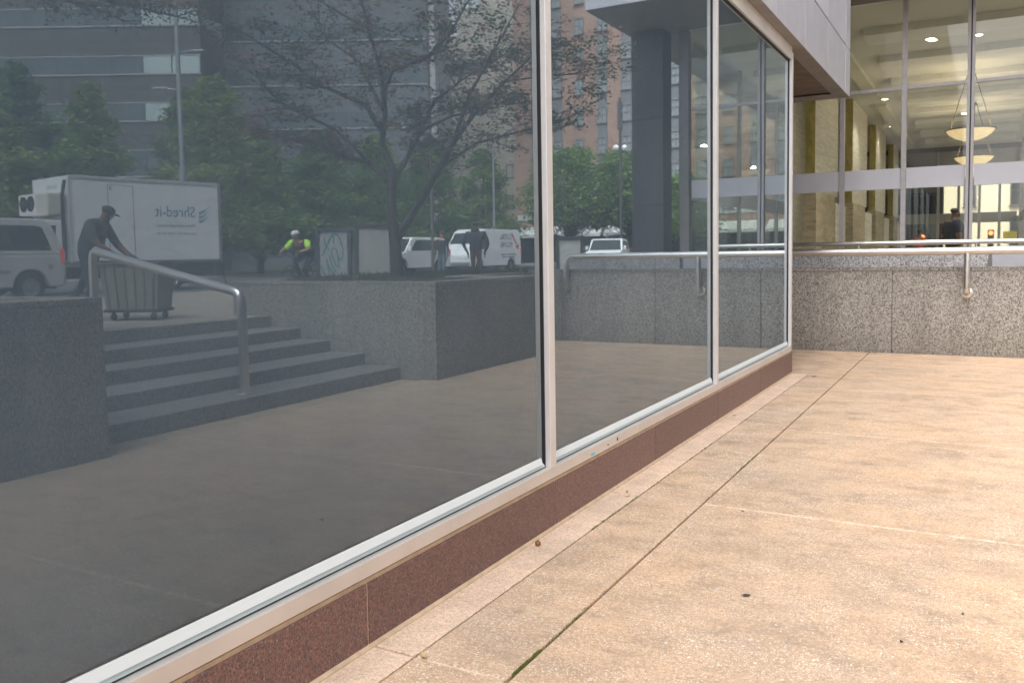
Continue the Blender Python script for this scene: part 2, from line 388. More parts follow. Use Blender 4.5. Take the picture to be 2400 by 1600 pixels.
# moss growing in the joint
m_moss = leaf_mat('moss', (.12, .14, .03), (.22, .24, .06), 40)
rm = random.Random(3)
mm = MB()
for (x, y0, y1, n) in ((.700, 2.84, 3.08, 260), (.262, 4.6, 5.4, 170), (.262, 5.5, 7.2, 170), (.700, 6.3, 7.0, 60), (.7, 3.08, 3.6, 40)):
    for _ in range(n):
        a = rm.uniform(-.009, .009) + x; b = rm.uniform(y0, y1); h = rm.uniform(.002, .008); s = rm.uniform(.002, .005)
        mm.add([(a - s, b - s, -.012), (a + s, b - s, -.012), (a, b + s, -.012), (a, b, h)], [(0, 1, 3), (1, 2, 3), (2, 0, 3)])
tag(mm.build('moss', m_moss), 'green moss growing in the joints of the tan concrete paving', 'moss', kind='stuff')

# ------------------------------------------------------------------ storefront
sf = thing('storefront', 'tall tinted storefront windows in pale metal frames above a dark red granite plinth', 'storefront', (0, 0, 0))
ys = [-6.245, -2.64, .962, 4.566, 8.170, 11.775]
pj = [-6.245 + 1.802 * k for k in range(11)]
for k in range(10):
    y0, y1 = pj[k] + .005, pj[k + 1] - .005
    part('granite_panel', m_red, sf, (-.12, .045, y0, y1, -.05, .278), bevel=.003)
    part('grout_joint', m_caulk, sf, (-.1, .040, y1, y1 + .010, -.04, .276))
part('granite_panel', m_red, sf, (-4.0, .040, 11.77, 11.85, -.05, .277), bevel=.003)
part('caulk_line', m_caulk, sf, (-.1, .036, ys[0], 11.775, .277, .297))
for k in range(5):
    y0, y1 = ys[k], ys[k + 1]
    part('sill', m_alu, sf, (-.03, .047, y0 + .001, y1 - .0015, .306, .374), bevel=.0025)
    part('sill_shadow_gap', m_black, sf, (-.03, .03, y0, y1, .297, .307))
    part('sill_gasket', m_black, sf, (-.01, .010, y0 + .03, y1 - .06, .374, .381))
    part('glass_pane', m_glass, sf, (-.010, 0, y0 + .022, y1 - .056, .376, 4.24))
    part('film', m_film, sf, (-.022, -.016, y0 + .05, y1 - .115, .441, 4.2))
    m = MB(); m.prism([(.0005, .382), (.012, .382), (.003, .398), (.0005, .398)], lambda a, b: (a, y0 + .03, b), lambda a, b: (a, y1 - .07, b)); m.build('glazing_lip', m_green, sf)
    part('bead_groove', m_black, sf, (.0004, .002, y0 + .03, y1 - .1, .398, .403))
    m = MB(); m.prism([(.0005, .403), (.017, .403), (.004, .4405), (.0005, .4405)], lambda a, b: (a, y0 + .045, b), lambda a, b: (a, y1 - .105, b)); m.build('glazing_bead', m_white, sf)
    part('mullion', m_aluv, sf, (-.05, .045, y1 - .058, y1 + .019, .3742, 4.235), bevel=.0025)
    part('mullion_gasket', m_black, sf, (-.01, .011, y1 - .066, y1 - .0585, .376, 4.235))
    part('mullion_gasket', m_black, sf, (-.01, .012, y1 + .0195, y1 + .024, .376, 4.235))
    part('head_frame', m_alu, sf, (-.05, .046, y0 + .020, y1 - .059, 4.135, 4.30), bevel=.003)
    part('head_gasket', m_black, sf, (-.01, .02, y0 + .022, y1 - .061, 4.128, 4.1345))
part('end_frame', m_aluv, sf, (-4, -.051, 11.72, 11.79, .28, 4.3))
part('inner_partition', P('inner_wall', (.20, .19, .17), .8), sf, (-.35, -.25, -6, 11.7, .27, 4.3))
part('inner_ledge', m_white, sf, (-.25, -.062, -6, 11.7, .3, .372))
# ------------------------------------------------------------------ overhanging upper storeys of the same block
ov = thing('upper_storeys', 'overhanging upper storeys clad in lilac grey metal panels, above the storefront', 'building', (0, 0, 4.3))
FX, OE = .17, 16.12
oz = ov.location.z
def ovpart(name, mat, *b, bevel=0): return part(name, mat, ov, *[(a, b_, c, d, e - oz, f - oz) for a, b_, c, d, e, f in b], bevel=bevel)
fj = [-6.0, -4.2, -2.4, -.6, 1.2, 3.0, 4.74, 6.54, 8.34, 10.13, 11.94, 13.76, 15.6]
zr = [4.31, 5.10, 6.6, 8.1]
for k in range(len(fj) - 1):
    y0, y1 = fj[k] + .006, fj[k + 1] - .006
    ovpart('cladding_panel', m_fascia, (FX - .05, FX, y0, y1, zr[0], zr[1] - .014), bevel=.004)
    for r in (1, 2):
        m = MB(); z0, z1 = zr[r] + .008 - oz, zr[r + 1] - .004 - oz; ym = (y0 + y1) / 2
        pts = [(FX, y0, z0), (FX, y1, z0), (FX, y1, z1), (FX, y0, z1), (FX - .16, ym, z0 + .1), (FX - .16, ym, z1 - .1)]
        m.add(pts + [(FX - .3, a, b) for a, b in ((y0, z0), (y1, z0), (y1, z1), (y0, z1))],
              [(0, 1, 4), (1, 2, 5, 4), (2, 3, 5), (3, 0, 4, 5), (0, 6, 7, 1), (1, 7, 8, 2), (2, 8, 9, 3), (3, 9, 6, 0)])
        m.build('folded_panel', m_fascia, ov)
    ovpart('soffit_panel', m_soffg, (-.052, FX, y0 - .002, y1 + .002, 4.301, 4.309))
ovpart('corner_panel', m_fascia, (FX - .05, FX + .004, 15.606, OE, zr[0], zr[1] - .008), (FX - .05, FX + .004, 15.606, OE, zr[1], zr[3]), bevel=.004)
ovpart('end_panel', m_fascia, (-8.2, FX - .06, OE - .05, OE, 4.31, 8.1))
ovpart('soffit_panel', m_soffg, (-8.2, FX, 15.60, OE, 4.303, 4.310))
ovpart('brown_soffit', m_soffb, (-8.2, -.06, 11.80, 15.59, 4.33, 4.36))
ovpart('backing', P('backing_dark', (.05, .05, .055), .8), (-8.2, FX - .31, -6, OE - .06, 4.37, 8.1))
ovpart('tower_block', P('tower_wall', (.30, .29, .30), .7, var=.06, nscale=.4), (-30, FX - .05, -60, OE - .1, 8.12, 14.5))
ovpart('rear_block', P('block_wall', (.25, .24, .24), .8, var=.06, nscale=.4), (-30, -4, -60, 11.7, -.2, 8.1), (-30, -8.3, 11.7, OE - .1, -.2, 8.1), (-4, .04, -60, -6.4, -.2, 8.1))

# ------------------------------------------------------------------ granite walls
def granite_wall(name, label, panels, copes, mat=m_grey):
    t = thing(name, label, 'wall')
    for b in panels: part('granite_panel', mat, t, b, bevel=.003)
    for b in copes: part('coping_stone', mat, t, b, bevel=.004)
    return t
WY = 14.70
xs = [-2.8, -.86, 1.02, 2.9, 4.78, 5.5]
granite_wall('granite_wall', 'speckled grey granite wall along the ramp, carrying the thick steel handrail', 
    [(xs[k] + .005, xs[k + 1] - .005, WY, WY + .2, -.05, 1.298) for k in range(5)],
    [(xs[k] + .9 + .002 if k else -2.8, xs[k + 1] + .898 if k < 4 else 5.5, WY - .004, WY + .21, 1.304, 1.360) for k in range(5)])
m_dark = P('wall_joint', (.06, .055, .05), .9)  # dark colour of the joints, shared by the sill scuffs
for x in xs[1:-1]: part('joint', m_dark, bpy.data.objects['granite_wall'], (x - .0045, x + .0045, WY + .006, WY + .1, -.05, 1.302))
Y2 = 16.36
granite_wall('ramp_wall', 'pale grey granite wall behind the ramp, carrying the thinner upper handrail',
    [(-2.8, -.9, Y2, Y2 + .2, .7, 1.6), (-.895, 1.0, Y2, Y2 + .2, .7, 1.6), (1.005, 2.33, Y2, Y2 + .2, .7, 1.6)], [], m_grey2)
granite_wall('forecourt_wall', 'pale grey granite wall beside the stone pillar, right of the metal panel',
    [(2.99, 4.2, Y2, Y2 + .2, .7, 1.56), (4.205, 5.5, Y2, Y2 + .2, .7, 1.56)], [], m_grey2)
gp = thing('metal_panel', 'flat grey metal panel set between two pale granite walls', 'panel', (2.67, Y2 + .1, .8))
part('sheet', P('grey_paint', (.36, .36, .385), .45, .2, var=.05), gp, (-.27, .27, -.05, .02, .02, .87), bevel=.006)
part('post', P('dark_paint', (.12, .12, .125), .5), gp, (-.33, -.272, -.045, .015, 0, .86)); part('post', MATS['dark_paint'], gp, (.272, .31, -.045, .015, 0, .86))

def arc(c, r, a0, a1, ax, ay, n=7):
    c = Vector(c); ax = Vector(ax); ay = Vector(ay)
    return [c + (ax * math.cos(R(a0 + (a1 - a0) * i / n)) + ay * math.sin(R(a0 + (a1 - a0) * i / n))) * r for i in range(n + 1)]
# main rail: its posts bend out of the wall face
rl = thing('handrail', 'thick brushed steel handrail on bent posts fixed to the granite wall', 'handrail', (0, WY, .97))
RY, RZ = -.14, 1.592 - .97
def fix(m, x):
    m.tube([(x, 0.02, .0), (x, -.05, .0)] + arc((x, -.05, .09), .09, -90, -180, (0, 1, 0), (0, 0, 1)) + [(x, RY, RZ)], .048, 14)
RZ += .012
m = MB(); m.tube([(-2.8, RY, RZ), (4.42, RY, RZ)] + arc((4.44, RY, RZ - .18), .18, 90, 0, (1, 0, 0), (0, 0, 1)) + [(4.62, RY, .2)] + arc((4.62, RY + .09, .13), .09, 180, 270, (0, 1, 0), (0, 0, 1), 5) + [(4.62, .02, .04)], .058, 18)
m.build('rail', m_steel, rl, True)
for x in (2.06, -.9):
    m = MB(); fix(m, x); m.build('post', m_steel, rl, True)
    m = MB(); m.lathe([(0, .0), (.085, .0), (.085, .012), (.06, .02), (0, .02)], n=20); m.xf(Matrix.Translation((x, -.001, 0)) @ Matrix.Rotation(R(90), 4, 'X')); m.build('flange', m_steel, rl, True)
r2 = thing('upper_handrail', 'thinner looking steel handrail behind the thick one, close to the lobby glass', 'handrail', (0, 18.6, .8))
m = MB(); m.tube([(-5.0, 0, .965), (2.90, 0, .965)] + arc((2.90, 0, .845), .12, 90, 0, (1, 0, 0), (0, 0, 1)) + [(3.02, 0, 0)], .046, 14); m.build('rail', m_steel, r2, True)
for x in (.04, -2.1, 2.14):
    m = MB(); m.tube([(x, 0, 0), (x, 0, .93)], .022, 8); m.build('post', m_steel, r2, True)

# ------------------------------------------------------------------ steps, side wall, planter
st = thing('granite_steps', 'five wide speckled granite steps between the low wall and the planter', 'steps', (4.65, 4.56, 0))
sxs = [0, .60, 1.22, 1.79, 2.37, 2.42]
for k in range(5):
    x1 = sxs[k + 1] + .03
    part('step', m_step, st, (sxs[k], x1 + (.0 if k < 4 else .02), .0, 4.79, -.04 + (.16 * k if k else 0), .16 * (k + 1)), bevel=.008)
lw = granite_wall('side_wall', 'dark granite side wall left of the steps, flat coping on top',
    [(4.14, 4.34, a + .002, b - .002, -.05, 1.30) for a, b in ((-8, -4), (-4, -.1), (-.1, 2.2), (2.2, 4.56))],
    [(4.136, 4.62, a + .002, b - .002, 1.304, 1.352) for a, b in ((-8, -2), (-2, 1.3), (1.3, 4.56))])
part('return_panel', m_grey, lw, (4.341, 7.02, 4.36, 4.555, -.05, 1.30), bevel=.003)
part('coping_stone', m_grey, lw, (4.621, 7.03, 4.35, 4.56, 1.304, 1.352), bevel=.003)
pl = granite_wall('planter', 'large grey granite planter beside the steps, holding a red-leaved tree',
    [(4.06, 4.26, 9.352, 10.8, -.05, 1.262), (4.06, 4.26, 10.804, 12.30, -.05, 1.262),
     (4.262, 5.9, 9.35, 9.55, -.05, 1.262), (5.904, 7.80, 9.35, 9.55, -.05, 1.262),
     (4.262, 5.5, 12.10, 12.298, -.05, 1.262), (5.5, 5.7, 12.30, 14.695, -.05, 1.262), (5.5, 5.7, 14.92, 17.3, -.05, 1.262), (7.60, 7.80, 9.552, 17.3, .5, 1.262)],
    [(4.055, 4.30, 9.345, 12.305, 1.266, 1.315), (4.302, 7.81, 9.345, 9.59, 1.266, 1.315), (7.56, 7.81, 9.592, 17.3, 1.266, 1.315), (4.302, 5.72, 12.06, 12.305, 1.266, 1.315), (5.47, 5.72, 12.307, 17.3, 1.266, 1.315)])
m_mulch = P('mulch', (.045, .034, .026), .95, var=.4, nscale=14, bumpn=1.0)
mb = MB(); rr = random.Random(5)
nx, ny = 14, 30
def mulz(x, y): return 1.29 + .07 * math.sin(x * 1.9 + y * .7) * math.sin(y * 1.3) + rr.uniform(-.012, .012)
for (X0, X1, Y0, Y1) in ((4.27, 5.7, 9.56, 12.1), (5.7, 7.59, 9.56, 17.2)):
    o = len(mb.v)
    for i in range(nx + 1):
        for j in range(ny + 1):
            x = X0 + (X1 - X0) * i / nx; y = Y0 + (Y1 - Y0) * j / ny; mb.v.append((x, y, mulz(x, y)))
    for i in range(nx):
        for j in range(ny): mb.f.append((o + i * (ny + 1) + j, o + (i + 1) * (ny + 1) + j, o + (i + 1) * (ny + 1) + j + 1, o + i * (ny + 1) + j + 1))
mb.build('soil', m_mulch, pl, 'full')
# low ground cover plants on the soil
gc = MB()
for _ in range(2600):
    x = rr.uniform(5.9, 7.5); y = rr.uniform(10.2, 16.8)
    if math.sin(x * 3 + y * 2.1) < -.2 and y < 13: continue
    h = rr.uniform(.04, .15); a = rr.uniform(0, 2 * PI); wv = rr.uniform(.012, .03); dx, dy = math.cos(a), math.sin(a)
    z = 1.28; tx, ty = rr.uniform(-.06, .06), rr.uniform(-.06, .06)
    gc.add([(x - dx * wv, y - dy * wv, z), (x + dx * wv, y + dy * wv, z), (x + tx, y + ty, z + h)], [(0, 1, 2)])
tag(gc.build('ground_cover', leaf_mat('ground_cover', (.05, .07, .02), (.13, .11, .04), 3)), 'low yellow green ground cover plants in the granite planter', 'plants', kind='stuff')
sr = thing('step_handrail', 'steel handrail sloping down the middle of the granite steps', 'handrail', (4.85, 6.74, .16))
lo_ = Vector((0, 0, 1.10)); hi_ = Vector((2.52, 0, 1.63))
d = (hi_ - lo_).normalized()
pts = [Vector((0, 0, 0)), Vector((0, 0, .98))] + [Vector((.012, 0, 1.06)), Vector((.05, 0, 1.115)), Vector((.12, 0, 1.145))] + [hi_ - d * .16, hi_ + Vector((-.07, 0, -.005)), hi_ + Vector((-.02, 0, -.04)), hi_ + Vector((0, 0, -.12)), Vector((2.52, 0, .63))]
m = MB(); m.tube(pts, .053, 16); m.build('rail', m_steel, sr, True)
for x, z in ((0, 0), (2.52, .64)):
    m = MB(); m.lathe([(0, 0), (.09, 0), (.09, .012), (.055, .02)], (x, 0, z), 18); m.build('flange', m_steel, sr, True)

# ------------------------------------------------------------------ lobby building
LY, LT, LF, LE = 19.05, 6.6, .8, 47.5
lb = thing('lobby_building', 'glass fronted lobby with grey mullions and a wide metal band above the doors', 'building', (0, LY, 0))
def lp(name, mat, *b, bevel=0): return part(name, mat, lb, *[(a, b_, c - LY, d_ - LY, e, f) for a, b_, c, d_, e, f in b], bevel=bevel)
mxs = [-6.2, -5.03, -3.86, -2.69, -1.52, -.347, .823, 1.997, 3.10]
for i, x in enumerate(mxs):
    wd = .07 if i == 7 else .045
    if i == 7:
        lp('mullion', m_lmull, (x - .066, x - .012, LY - .09, LY + .06, LF, LT)); lp('mullion', m_lmull, (x + .012, x + .066, LY - .09, LY + .06, LF, LT))
        lp('mullion_gap', m_black, (x - .0115, x + .0115, LY - .06, LY + .05, LF, LT))
    else: lp('mullion', m_lmull, (x - wd, x + wd, LY - .07, LY + .06, LF, LT))
edges = mxs + [3.60]
for i in range(len(edges) - 1):
    a, b = edges[i] + (.075 if i == 7 else .05), edges[i + 1] - (.075 if i == 6 else .05)
    lp('band_panel', m_band, (a, b, LY - .05, LY + .03, 2.86, 3.27), bevel=.004)
    lp('transom', m_lmull, (a, b, LY - .05, LY + .04, 4.83, 4.89))
    for z0, z1 in ((LF + .05, 2.855), (3.275, 4.825), (4.895, LT)):
        lp('glass_pane', m_lglass, (a - .004, b + .004, LY - .006, LY + .006, z0, z1))
    lp('floor_rail', m_lmull, (a, b, LY - .05, LY + .04, LF, LF + .05))
lp('corner_column', P('column_metal', (.26, .235, .23), .45, .4, var=.08), (3.60, 3.82, LY - .1, LY + .13, LF, LT), bevel=.01)
# glazed side towards the street
k = 0
yy = LY + .14
while yy < LE:
    y1 = min(yy + 2.35, LE)
    lp('side_mullion', m_lmull, (3.66, 3.76, y1 - .05, y1 + .05, LF, LT))
    for z0, z1 in ((LF, 2.85), (3.28, LT)): lp('side_glass', m_lglass, (3.70, 3.712, yy, y1 - .052, z0, z1))
    lp('side_band', m_band, (3.68, 3.74, yy, y1 - .052, 2.855, 3.275)); yy = y1 + .052
# far glazing
fx = [-6.2, -4.6, -3.0, -1.4, .2, 1.1, 2.0, 2.85, 3.64]
for i in range(len(fx) - 1):
    lp('far_mullion', m_lmull, (fx[i] - .06, fx[i] + .06, LE - .06, LE + .06, LF, LT))
    lp('far_band', P('far_band', (.33, .32, .29), .5, var=.05), (fx[i] + .062, fx[i + 1] - .062, LE - .04, LE + .04, 2.86, 3.35))
    lp('far_glass', m_lglass, (fx[i] + .05, fx[i + 1] - .05, LE - .006, LE + .006, LF, 2.855), (fx[i] + .05, fx[i + 1] - .05, LE - .006, LE + .006, 3.355, LT - .2))
lp('lobby_floor', P('lobby_floor', (.50, .46, .40), .25, var=.1, nscale=1.5), (-8, 3.75, LY - .08, LE + .1, .55, LF))
m_ceil = P('lobby_ceiling', (.60, .60, .56), .8, var=.04, nscale=.5)
lp('ceiling', m_ceil, (-8, 3.82, LY - .1, LE + .1, LT, LT + .15))
lp('far_header', m_soffd, (-6.2, 3.7, LE - .12, LE + .0, LT - .22, LT - .001))
m_trav = granite_mat('travertine', [(0, (.60, .55, .46)), (.4, (.67, .62, .53)), (.8, (.72, .68, .60))], 5, (.3, .3, 3), .5, soft=1)
m_ochre = granite_mat('ochre_stone', [(0, (.34, .27, .08)), (.5, (.42, .34, .11)), (.9, (.48, .39, .15))], 4, (1, 1, .4), .5, soft=1)
m_trav2 = granite_mat('travertine_dark', [(0, (.38, .31, .22)), (.5, (.45, .37, .27)), (.9, (.50, .42, .31))], 4, (.4, .4, 1.5), .55, soft=1)
for y0 in (23.3, 30.4, 37.1, 44.6):
    y1 = min(y0 + 3.9, LE - .2)
    lp('pier_stone', m_trav, (-1.83, -1.60, y0 + .03, y1, 3.2, LT - .005)); lp('pier_face', m_ochre, (-1.834, -1.603, y0, y0 + .028, 3.2, LT - .006))
    lp('pier_base', m_trav2, (-1.90, -1.56, y0 - .05, y1 - .8, LF, 3.195)); lp('pier_side', m_trav, (-1.88, -1.54, y1 - .79, y1 + 1.2, LF, 3.0))
lp('inner_wall', m_trav, (-3.4, -3.2, LY + .1, LE, LF, LT - .004))
for y0 in (21, 24.2, 27.4, 30.6, 33.8, 37, 40.2, 43.4): lp('reflection_band', P('reflection_pale', (.72, .71, .66), .8, var=.04), (-.2, 3.4, y0, y0 + 1.1, LT - .16, LT - .001))  # pale ceiling boxes stand in for bright bands reflected in the glass
lp('ceiling_slot', P('slot_panel', (.62, .60, .50), .8, var=.04), (-1.1, -.75, 22.5, 29.5, LT - .12, LT - .001)); lp('ceiling_slot', MATS['slot_panel'], (-1.1, -.75, 32, 44, LT - .12, LT - .001))
# reception desk seen low behind the rails
dk = thing('reception_desk', 'low dark red reception desk inside the lobby, near the left pier', 'desk', (-1.0, 24.6, LF))
part('top', P('red_wood', (.16, .045, .035), .35, var=.2), dk, (-.85, .85, -.4, .4, 1.0, 1.06), bevel=.01); part('front_panel', m_trav2, dk, (-.8, .8, -.35, .35, 0, 1.0))
m_bulb = P('downlight_glow', (1, .85, .6), .5, emit=(1, .80, .5, 5))
for i, (x, y) in enumerate(((1.11, 22.05), (1.11, 22.95), (2.05, 22.13), (2.05, 23.0), (1.52, 36.0), (-.9, 25.5), (-.7, 31), (-1.1, 38))):
    dl = thing('downlight', ['left lit recessed downlight of the front pair near the glass', 'left lit recessed downlight just behind the front one', 'right lit recessed downlight by the double mullion, upper', 'right lit recessed downlight by the double mullion, lower', 'single lit downlight above the pendant bowls', 'lit downlight by the first stone pier', 'lit downlight by the second stone pier', 'lit downlight deep in the lobby by the third pier'][i], 'downlight', (x, y, LT - .02), 0, 'recessed lobby downlights')
    dlz = 0 if x < 0 or y > 30 else 0
    if any(y0 < y < y0 + 1.1 for y0 in (21, 24.2, 27.4, 30.6, 33.8, 37)) and -.2 < x < 3.4: dl.location.z = LT - .18
    m = MB(); m.lathe([(.0, .0), (.10, .0), (.10, .018)], n=16); m.build('lens', m_bulb, dl)
    m = MB(); m.lathe([(.10, -.006), (.125, -.006), (.125, .019), (.10, .019)], n=16); m.build('trim_ring', m_white, dl)
    l = bpy.data.lights.new('downlight_bulb', 'SPOT'); l.energy = 50; l.color = (1, .95, .86); l.spot_size = R(110); l.spot_blend = .6; l.shadow_soft_size = .1
    lo = bpy.data.objects.new('bulb', l); COL.objects.link(lo); lo.parent = dl; lo.location = (0, 0, -.03)
m_bowl = P('alabaster_bowl', (.78, .66, .44), .5, var=.12, nscale=5, emit=(1, .74, .40, .15))
m_brz = P('bronze', (.14, .10, .055), .4, .8, var=.1)
def pendant(x, y, zr_, label):
    t = thing('pendant_lamp', label, 'pendant lamp', (x, y, zr_), 0, 'glowing lobby pendants')
    m = MB(); m.lathe([(.03, -.30), (.2, -.285), (.38, -.22), (.52, -.12), (.60, -.015), (.58, -.015), (.5, -.11), (.36, -.2), (.03, -.27)], n=32); m.build('bowl', m_bowl, t, True)
    m = MB(); m.lathe([(.60, -.02), (.635, -.02), (.635, .01), (.60, .01), (.60, -.02)], n=32); m.build('rim', m_brz, t, True)
    for a in (30, 150, 270):
        m = MB(); m.tube([(.61 * math.cos(R(a)), .61 * math.sin(R(a)), 0), (.06 * math.cos(R(a)), .06 * math.sin(R(a)), LT - zr_ - .12)], .010, 6); m.build('chain', m_brz, t)
    m = MB(); m.lathe([(.09, LT - zr_ - .14), (.09, LT - zr_ - .18 + .05), (.02, LT - zr_ - .05)], n=12); m.build('ceiling_rose', m_brz, t)
    l = bpy.data.lights.new('pendant_bulb', 'POINT'); l.energy = 14; l.color = (1, .9, .76); l.shadow_soft_size = .12
    lo = bpy.data.objects.new('bulb', l); COL.objects.link(lo); lo.parent = t; lo.location = (0, 0, .05)
pendant(1.88, 26.7, 4.86, 'larger looking glowing bowl pendant, nearer of the two in the lobby')
pendant(1.90, 33.2, 4.72, 'smaller looking glowing bowl pendant hanging lower, farther of the two')
# upper storeys over the lobby and the dark pillar that carries them
cn = thing('canopy_block', 'upper storeys projecting over the lobby doors, pale fascia and flat grey soffit', 'building', (0, 16.34, LT))
def cp(name, mat, *b, bevel=0): return part(name, mat, cn, *[(a, b_, c - 16.34, d_ - 16.34, e - LT, f - LT) for a, b_, c, d_, e, f in b], bevel=bevel)
cj = [-8, -6.3, -4.4, -2.55, -.7, 1.18, 3.05, 4.95]
for i in range(len(cj) - 1): cp('fascia_panel', m_fascia, (cj[i] + .004, cj[i + 1] - .004, 16.34, 16.40, 6.61, 8.4), bevel=.004)
cp('side_fascia', m_fascia, (4.89, 4.946, 16.402, 60, 6.61, 8.4)); cp('soffit', m_soffd, (-8, 4.94, 16.35, LY - .1, 6.602, 6.66), (3.83, 4.94, LY - .1, 60, 6.602, 6.66))
cp('upper_block', P('upper_wall', (.30, .29, .30), .7, var=.06, nscale=.4), (-30, 4.885, 16.41, 60, 8.41, 18), (-30, 4.885, 16.41, 60, 6.76, 8.405))
pr = thing('stone_pillar', 'square dark stone pillar under the projecting upper storeys', 'pillar', (4.42, 18.78, LF))
for z0, z1 in ((0, 1.9), (1.905, 3.85), (3.855, 5.798)): part('stone_panel', m_pillar, pr, (-.38, .38, -.27, .27, z0, z1), bevel=.006)
m_dmet = P('dark_metal', (.10, .10, .10), .4, .6, var=.1)

# ------------------------------------------------------------------ far buildings
def window_kit(name, w, h, fr, m_frame, m_pane, sill=True, bars=(1, 1), deep=.12):
    """meshes for one window, local origin at the middle of the opening, outside towards -Y"""
    f = MB(); t = fr
    f.box(-w / 2, w / 2, -.03, deep, h / 2 - t, h / 2); f.box(-w / 2, w / 2, -.03, deep, -h / 2, -h / 2 + t)
    f.box(-w / 2, -w / 2 + t, -.03, deep, -h / 2 + t, h / 2 - t); f.box(w / 2 - t, w / 2, -.03, deep, -h / 2 + t, h / 2 - t)
    for i in range(bars[0]):
        z = -h / 2 + h * (i + 1) / (bars[0] + 1); f.box(-w / 2 + t, w / 2 - t, -.01, .05, z - t / 3, z + t / 3)
    for i in range(bars[1]):
        x = -w / 2 + w * (i + 1) / (bars[1] + 1); f.box(x - t / 3, x + t / 3, -.012, .052, -h / 2 + t, h / 2 - t)
    p = MB(); p.box(-w / 2 + t, w / 2 - t, .055, .07, -h / 2 + t, h / 2 - t)
    fo = f.build('window_frame', m_frame); po = p.build('pane', m_pane); so_ = None
    if sill: s = MB(); s.box(-w / 2 - .08, w / 2 + .08, -.09, .05, -h / 2 - .12, -h / 2 - .003); so_ = s.build('sill', m_frame)
    return fo, po, so_
def place_windows(parent, kit, spots, rot=(0, 0, 0), alt=None):
    fo, po, so_ = kit
    first = True
    for i, (x, y, z) in enumerate(spots):
        a = fo if first else fo.copy(); b = po if first else po.copy(); c = (so_ if first else so_.copy()) if so_ else None
        for o, nm in ((a, 0), (b, 1), (c, 2)):
            if o is None: continue
            if not first: COL.objects.link(o)
        a.parent = parent; a.location = (x, y, z); a.rotation_euler = rot
        b.parent = a; b.location = (0, 0, 0)
        if alt and alt(i): b.data = alt(i)
        if c: c.parent = a; c.location = (0, 0, 0)
        first = False
m_brick = brick_mat('red_brick', (.37, .205, .14), (.31, .165, .115), (.33, .27, .23))
m_sash = P('window_sash', (.22, .215, .21), .6, var=.05)
m_pale = P('drawn_blind', (.24, .255, .26), .6, var=.05)
bk = thing('brick_building', 'tall salmon red brick building with columns of sash windows, behind the pillar', 'building', (25, 78, .55))
part('wall', m_brick, bk, (-16, 15.5, .12, 18, 0, 33))
part('parapet', m_sash, bk, (-16.1, 15.6, .0, 18.1, 33.002, 33.6))
cols = [33.05 - 25 - 2.46 * k for k in range(-2, 9)]
rows = [15.2 + 2.93 * k - .55 for k in range(-3, 6)]
m_span = P('grey_spandrel', (.17, .165, .17), .7, var=.1)
for i, x in enumerate(cols):
    if i % 3 != 2: part('spandrel_strip', m_span, bk, (x - .50, x + .50, .06, .118, rows[0] - 1, 32))
kit = window_kit('w', 1.0, 1.5, .09, m_sash, m_dglass, True, (1, 1))
blindpane = MB().box(-.41, .41, .055, .07, -.66, .66).build('pane', m_pale).data
_tmp = [o for o in bpy.data.objects if o.data == blindpane][0]; bpy.data.objects.remove(_tmp)
rb = random.Random(11)
place_windows(bk, kit, [(x, .0, z) for x in cols for z in rows], alt=lambda i: blindpane if (i * 7919) % 11 in (0, 5) else None)
m_awn = P('white_awning', (.50, .50, .49), .6, var=.05)
for k in range(6):
    m = MB(); x0 = -15 + k * 5.1
    m.prism([(.11, 3.9), (-1.3, 3.1), (-1.3, 2.8), (.11, 3.55)], lambda a, b, x0=x0: (x0, a, b), lambda a, b, x0=x0: (x0 + 4.7, a, b)); m.build('awning', m_awn, bk)
    part('shop_window', m_dglass, bk, (x0, x0 + 4.7, .05, .115, .3, 2.9))
part('shop_band', m_awn, bk, (-15.5, 15.2, .02, .116, 4.6, 5.2))

m_clad = P('brown_cladding', (.088, .080, .082), .7, var=.08, nscale=.5)
m_clad2 = P('grey_cladding', (.135, .138, .148), .7, var=.06, nscale=.5)
m_trimw = P('pale_sill_line', (.36, .35, .35), .6, var=.05)
m_ribg = P('ribbon_glass', (.05, .065, .075), .1, var=.4, nscale=.35, spec=.9)
m_ribp = P('ribbon_glass_glare', (.42, .50, .50), .2, var=.08, nscale=.4)  # pale tone painted in for the bright reflection on these panes
ob = thing('office_block', 'dark brown office block with ribbon windows, behind the green trees', 'building', (55.73, 51.16, .55), R(151))
part('wall', m_clad, ob, (-46, 0, -24, -.1, 0, 36)); part('wing_wall', m_clad2, ob, (0, 18.7, -28, -6.1, 0, 36)); part('corner_pier', m_trimw, ob, (18.71, 19.2, -28, -6.0, 0, 36))
zb = [(-1.9 + 3.89 * k, -.5 + 3.89 * k) for k in range(9)]
zb = [(8.3, 10.4), (12.95, 14.35), (16.85, 18.25), (20.85, 22.2), (24.75, 26.1), (28.6, 30)]
for r, (z0, z1) in enumerate(zb):
    part('sill_line', m_trimw, ob, (-46, .02, -.12, .0, z0 - .14, z0 - .02)); part('head_line', m_trimw, ob, (-46, .02, -.12, -.02, z1 + .02, z1 + .1))
    part('sill_line', m_trimw, ob, (.03, 18.7, -6.12, -6.0, z0 - .14, z0 - .02)); part('panel_joint', m_dark, ob, (-46, .01, -.105, -.088, z1 + 1.25, z1 + 1.30))
    for k in range(15):
        x1 = -k * 2.4
        part('window_pane', m_ribp if (k == 0 or (k == 1 and r in (1, 2, 3))) else m_ribg, ob, (x1 - 2.32, x1 - .04 if k else x1 - .12, -.14, -.06, z0, z1))
    for k in range(5):
        part('window_pane', m_ribg, ob, (.2 + k * 3.7, .1 + (k + 1) * 3.7, -6.14, -6.06, z0, z1))
    part('side_pane', m_ribp if r % 2 else m_ribg, ob, (-.06, .012, -5.6, -.5, z0, z1))
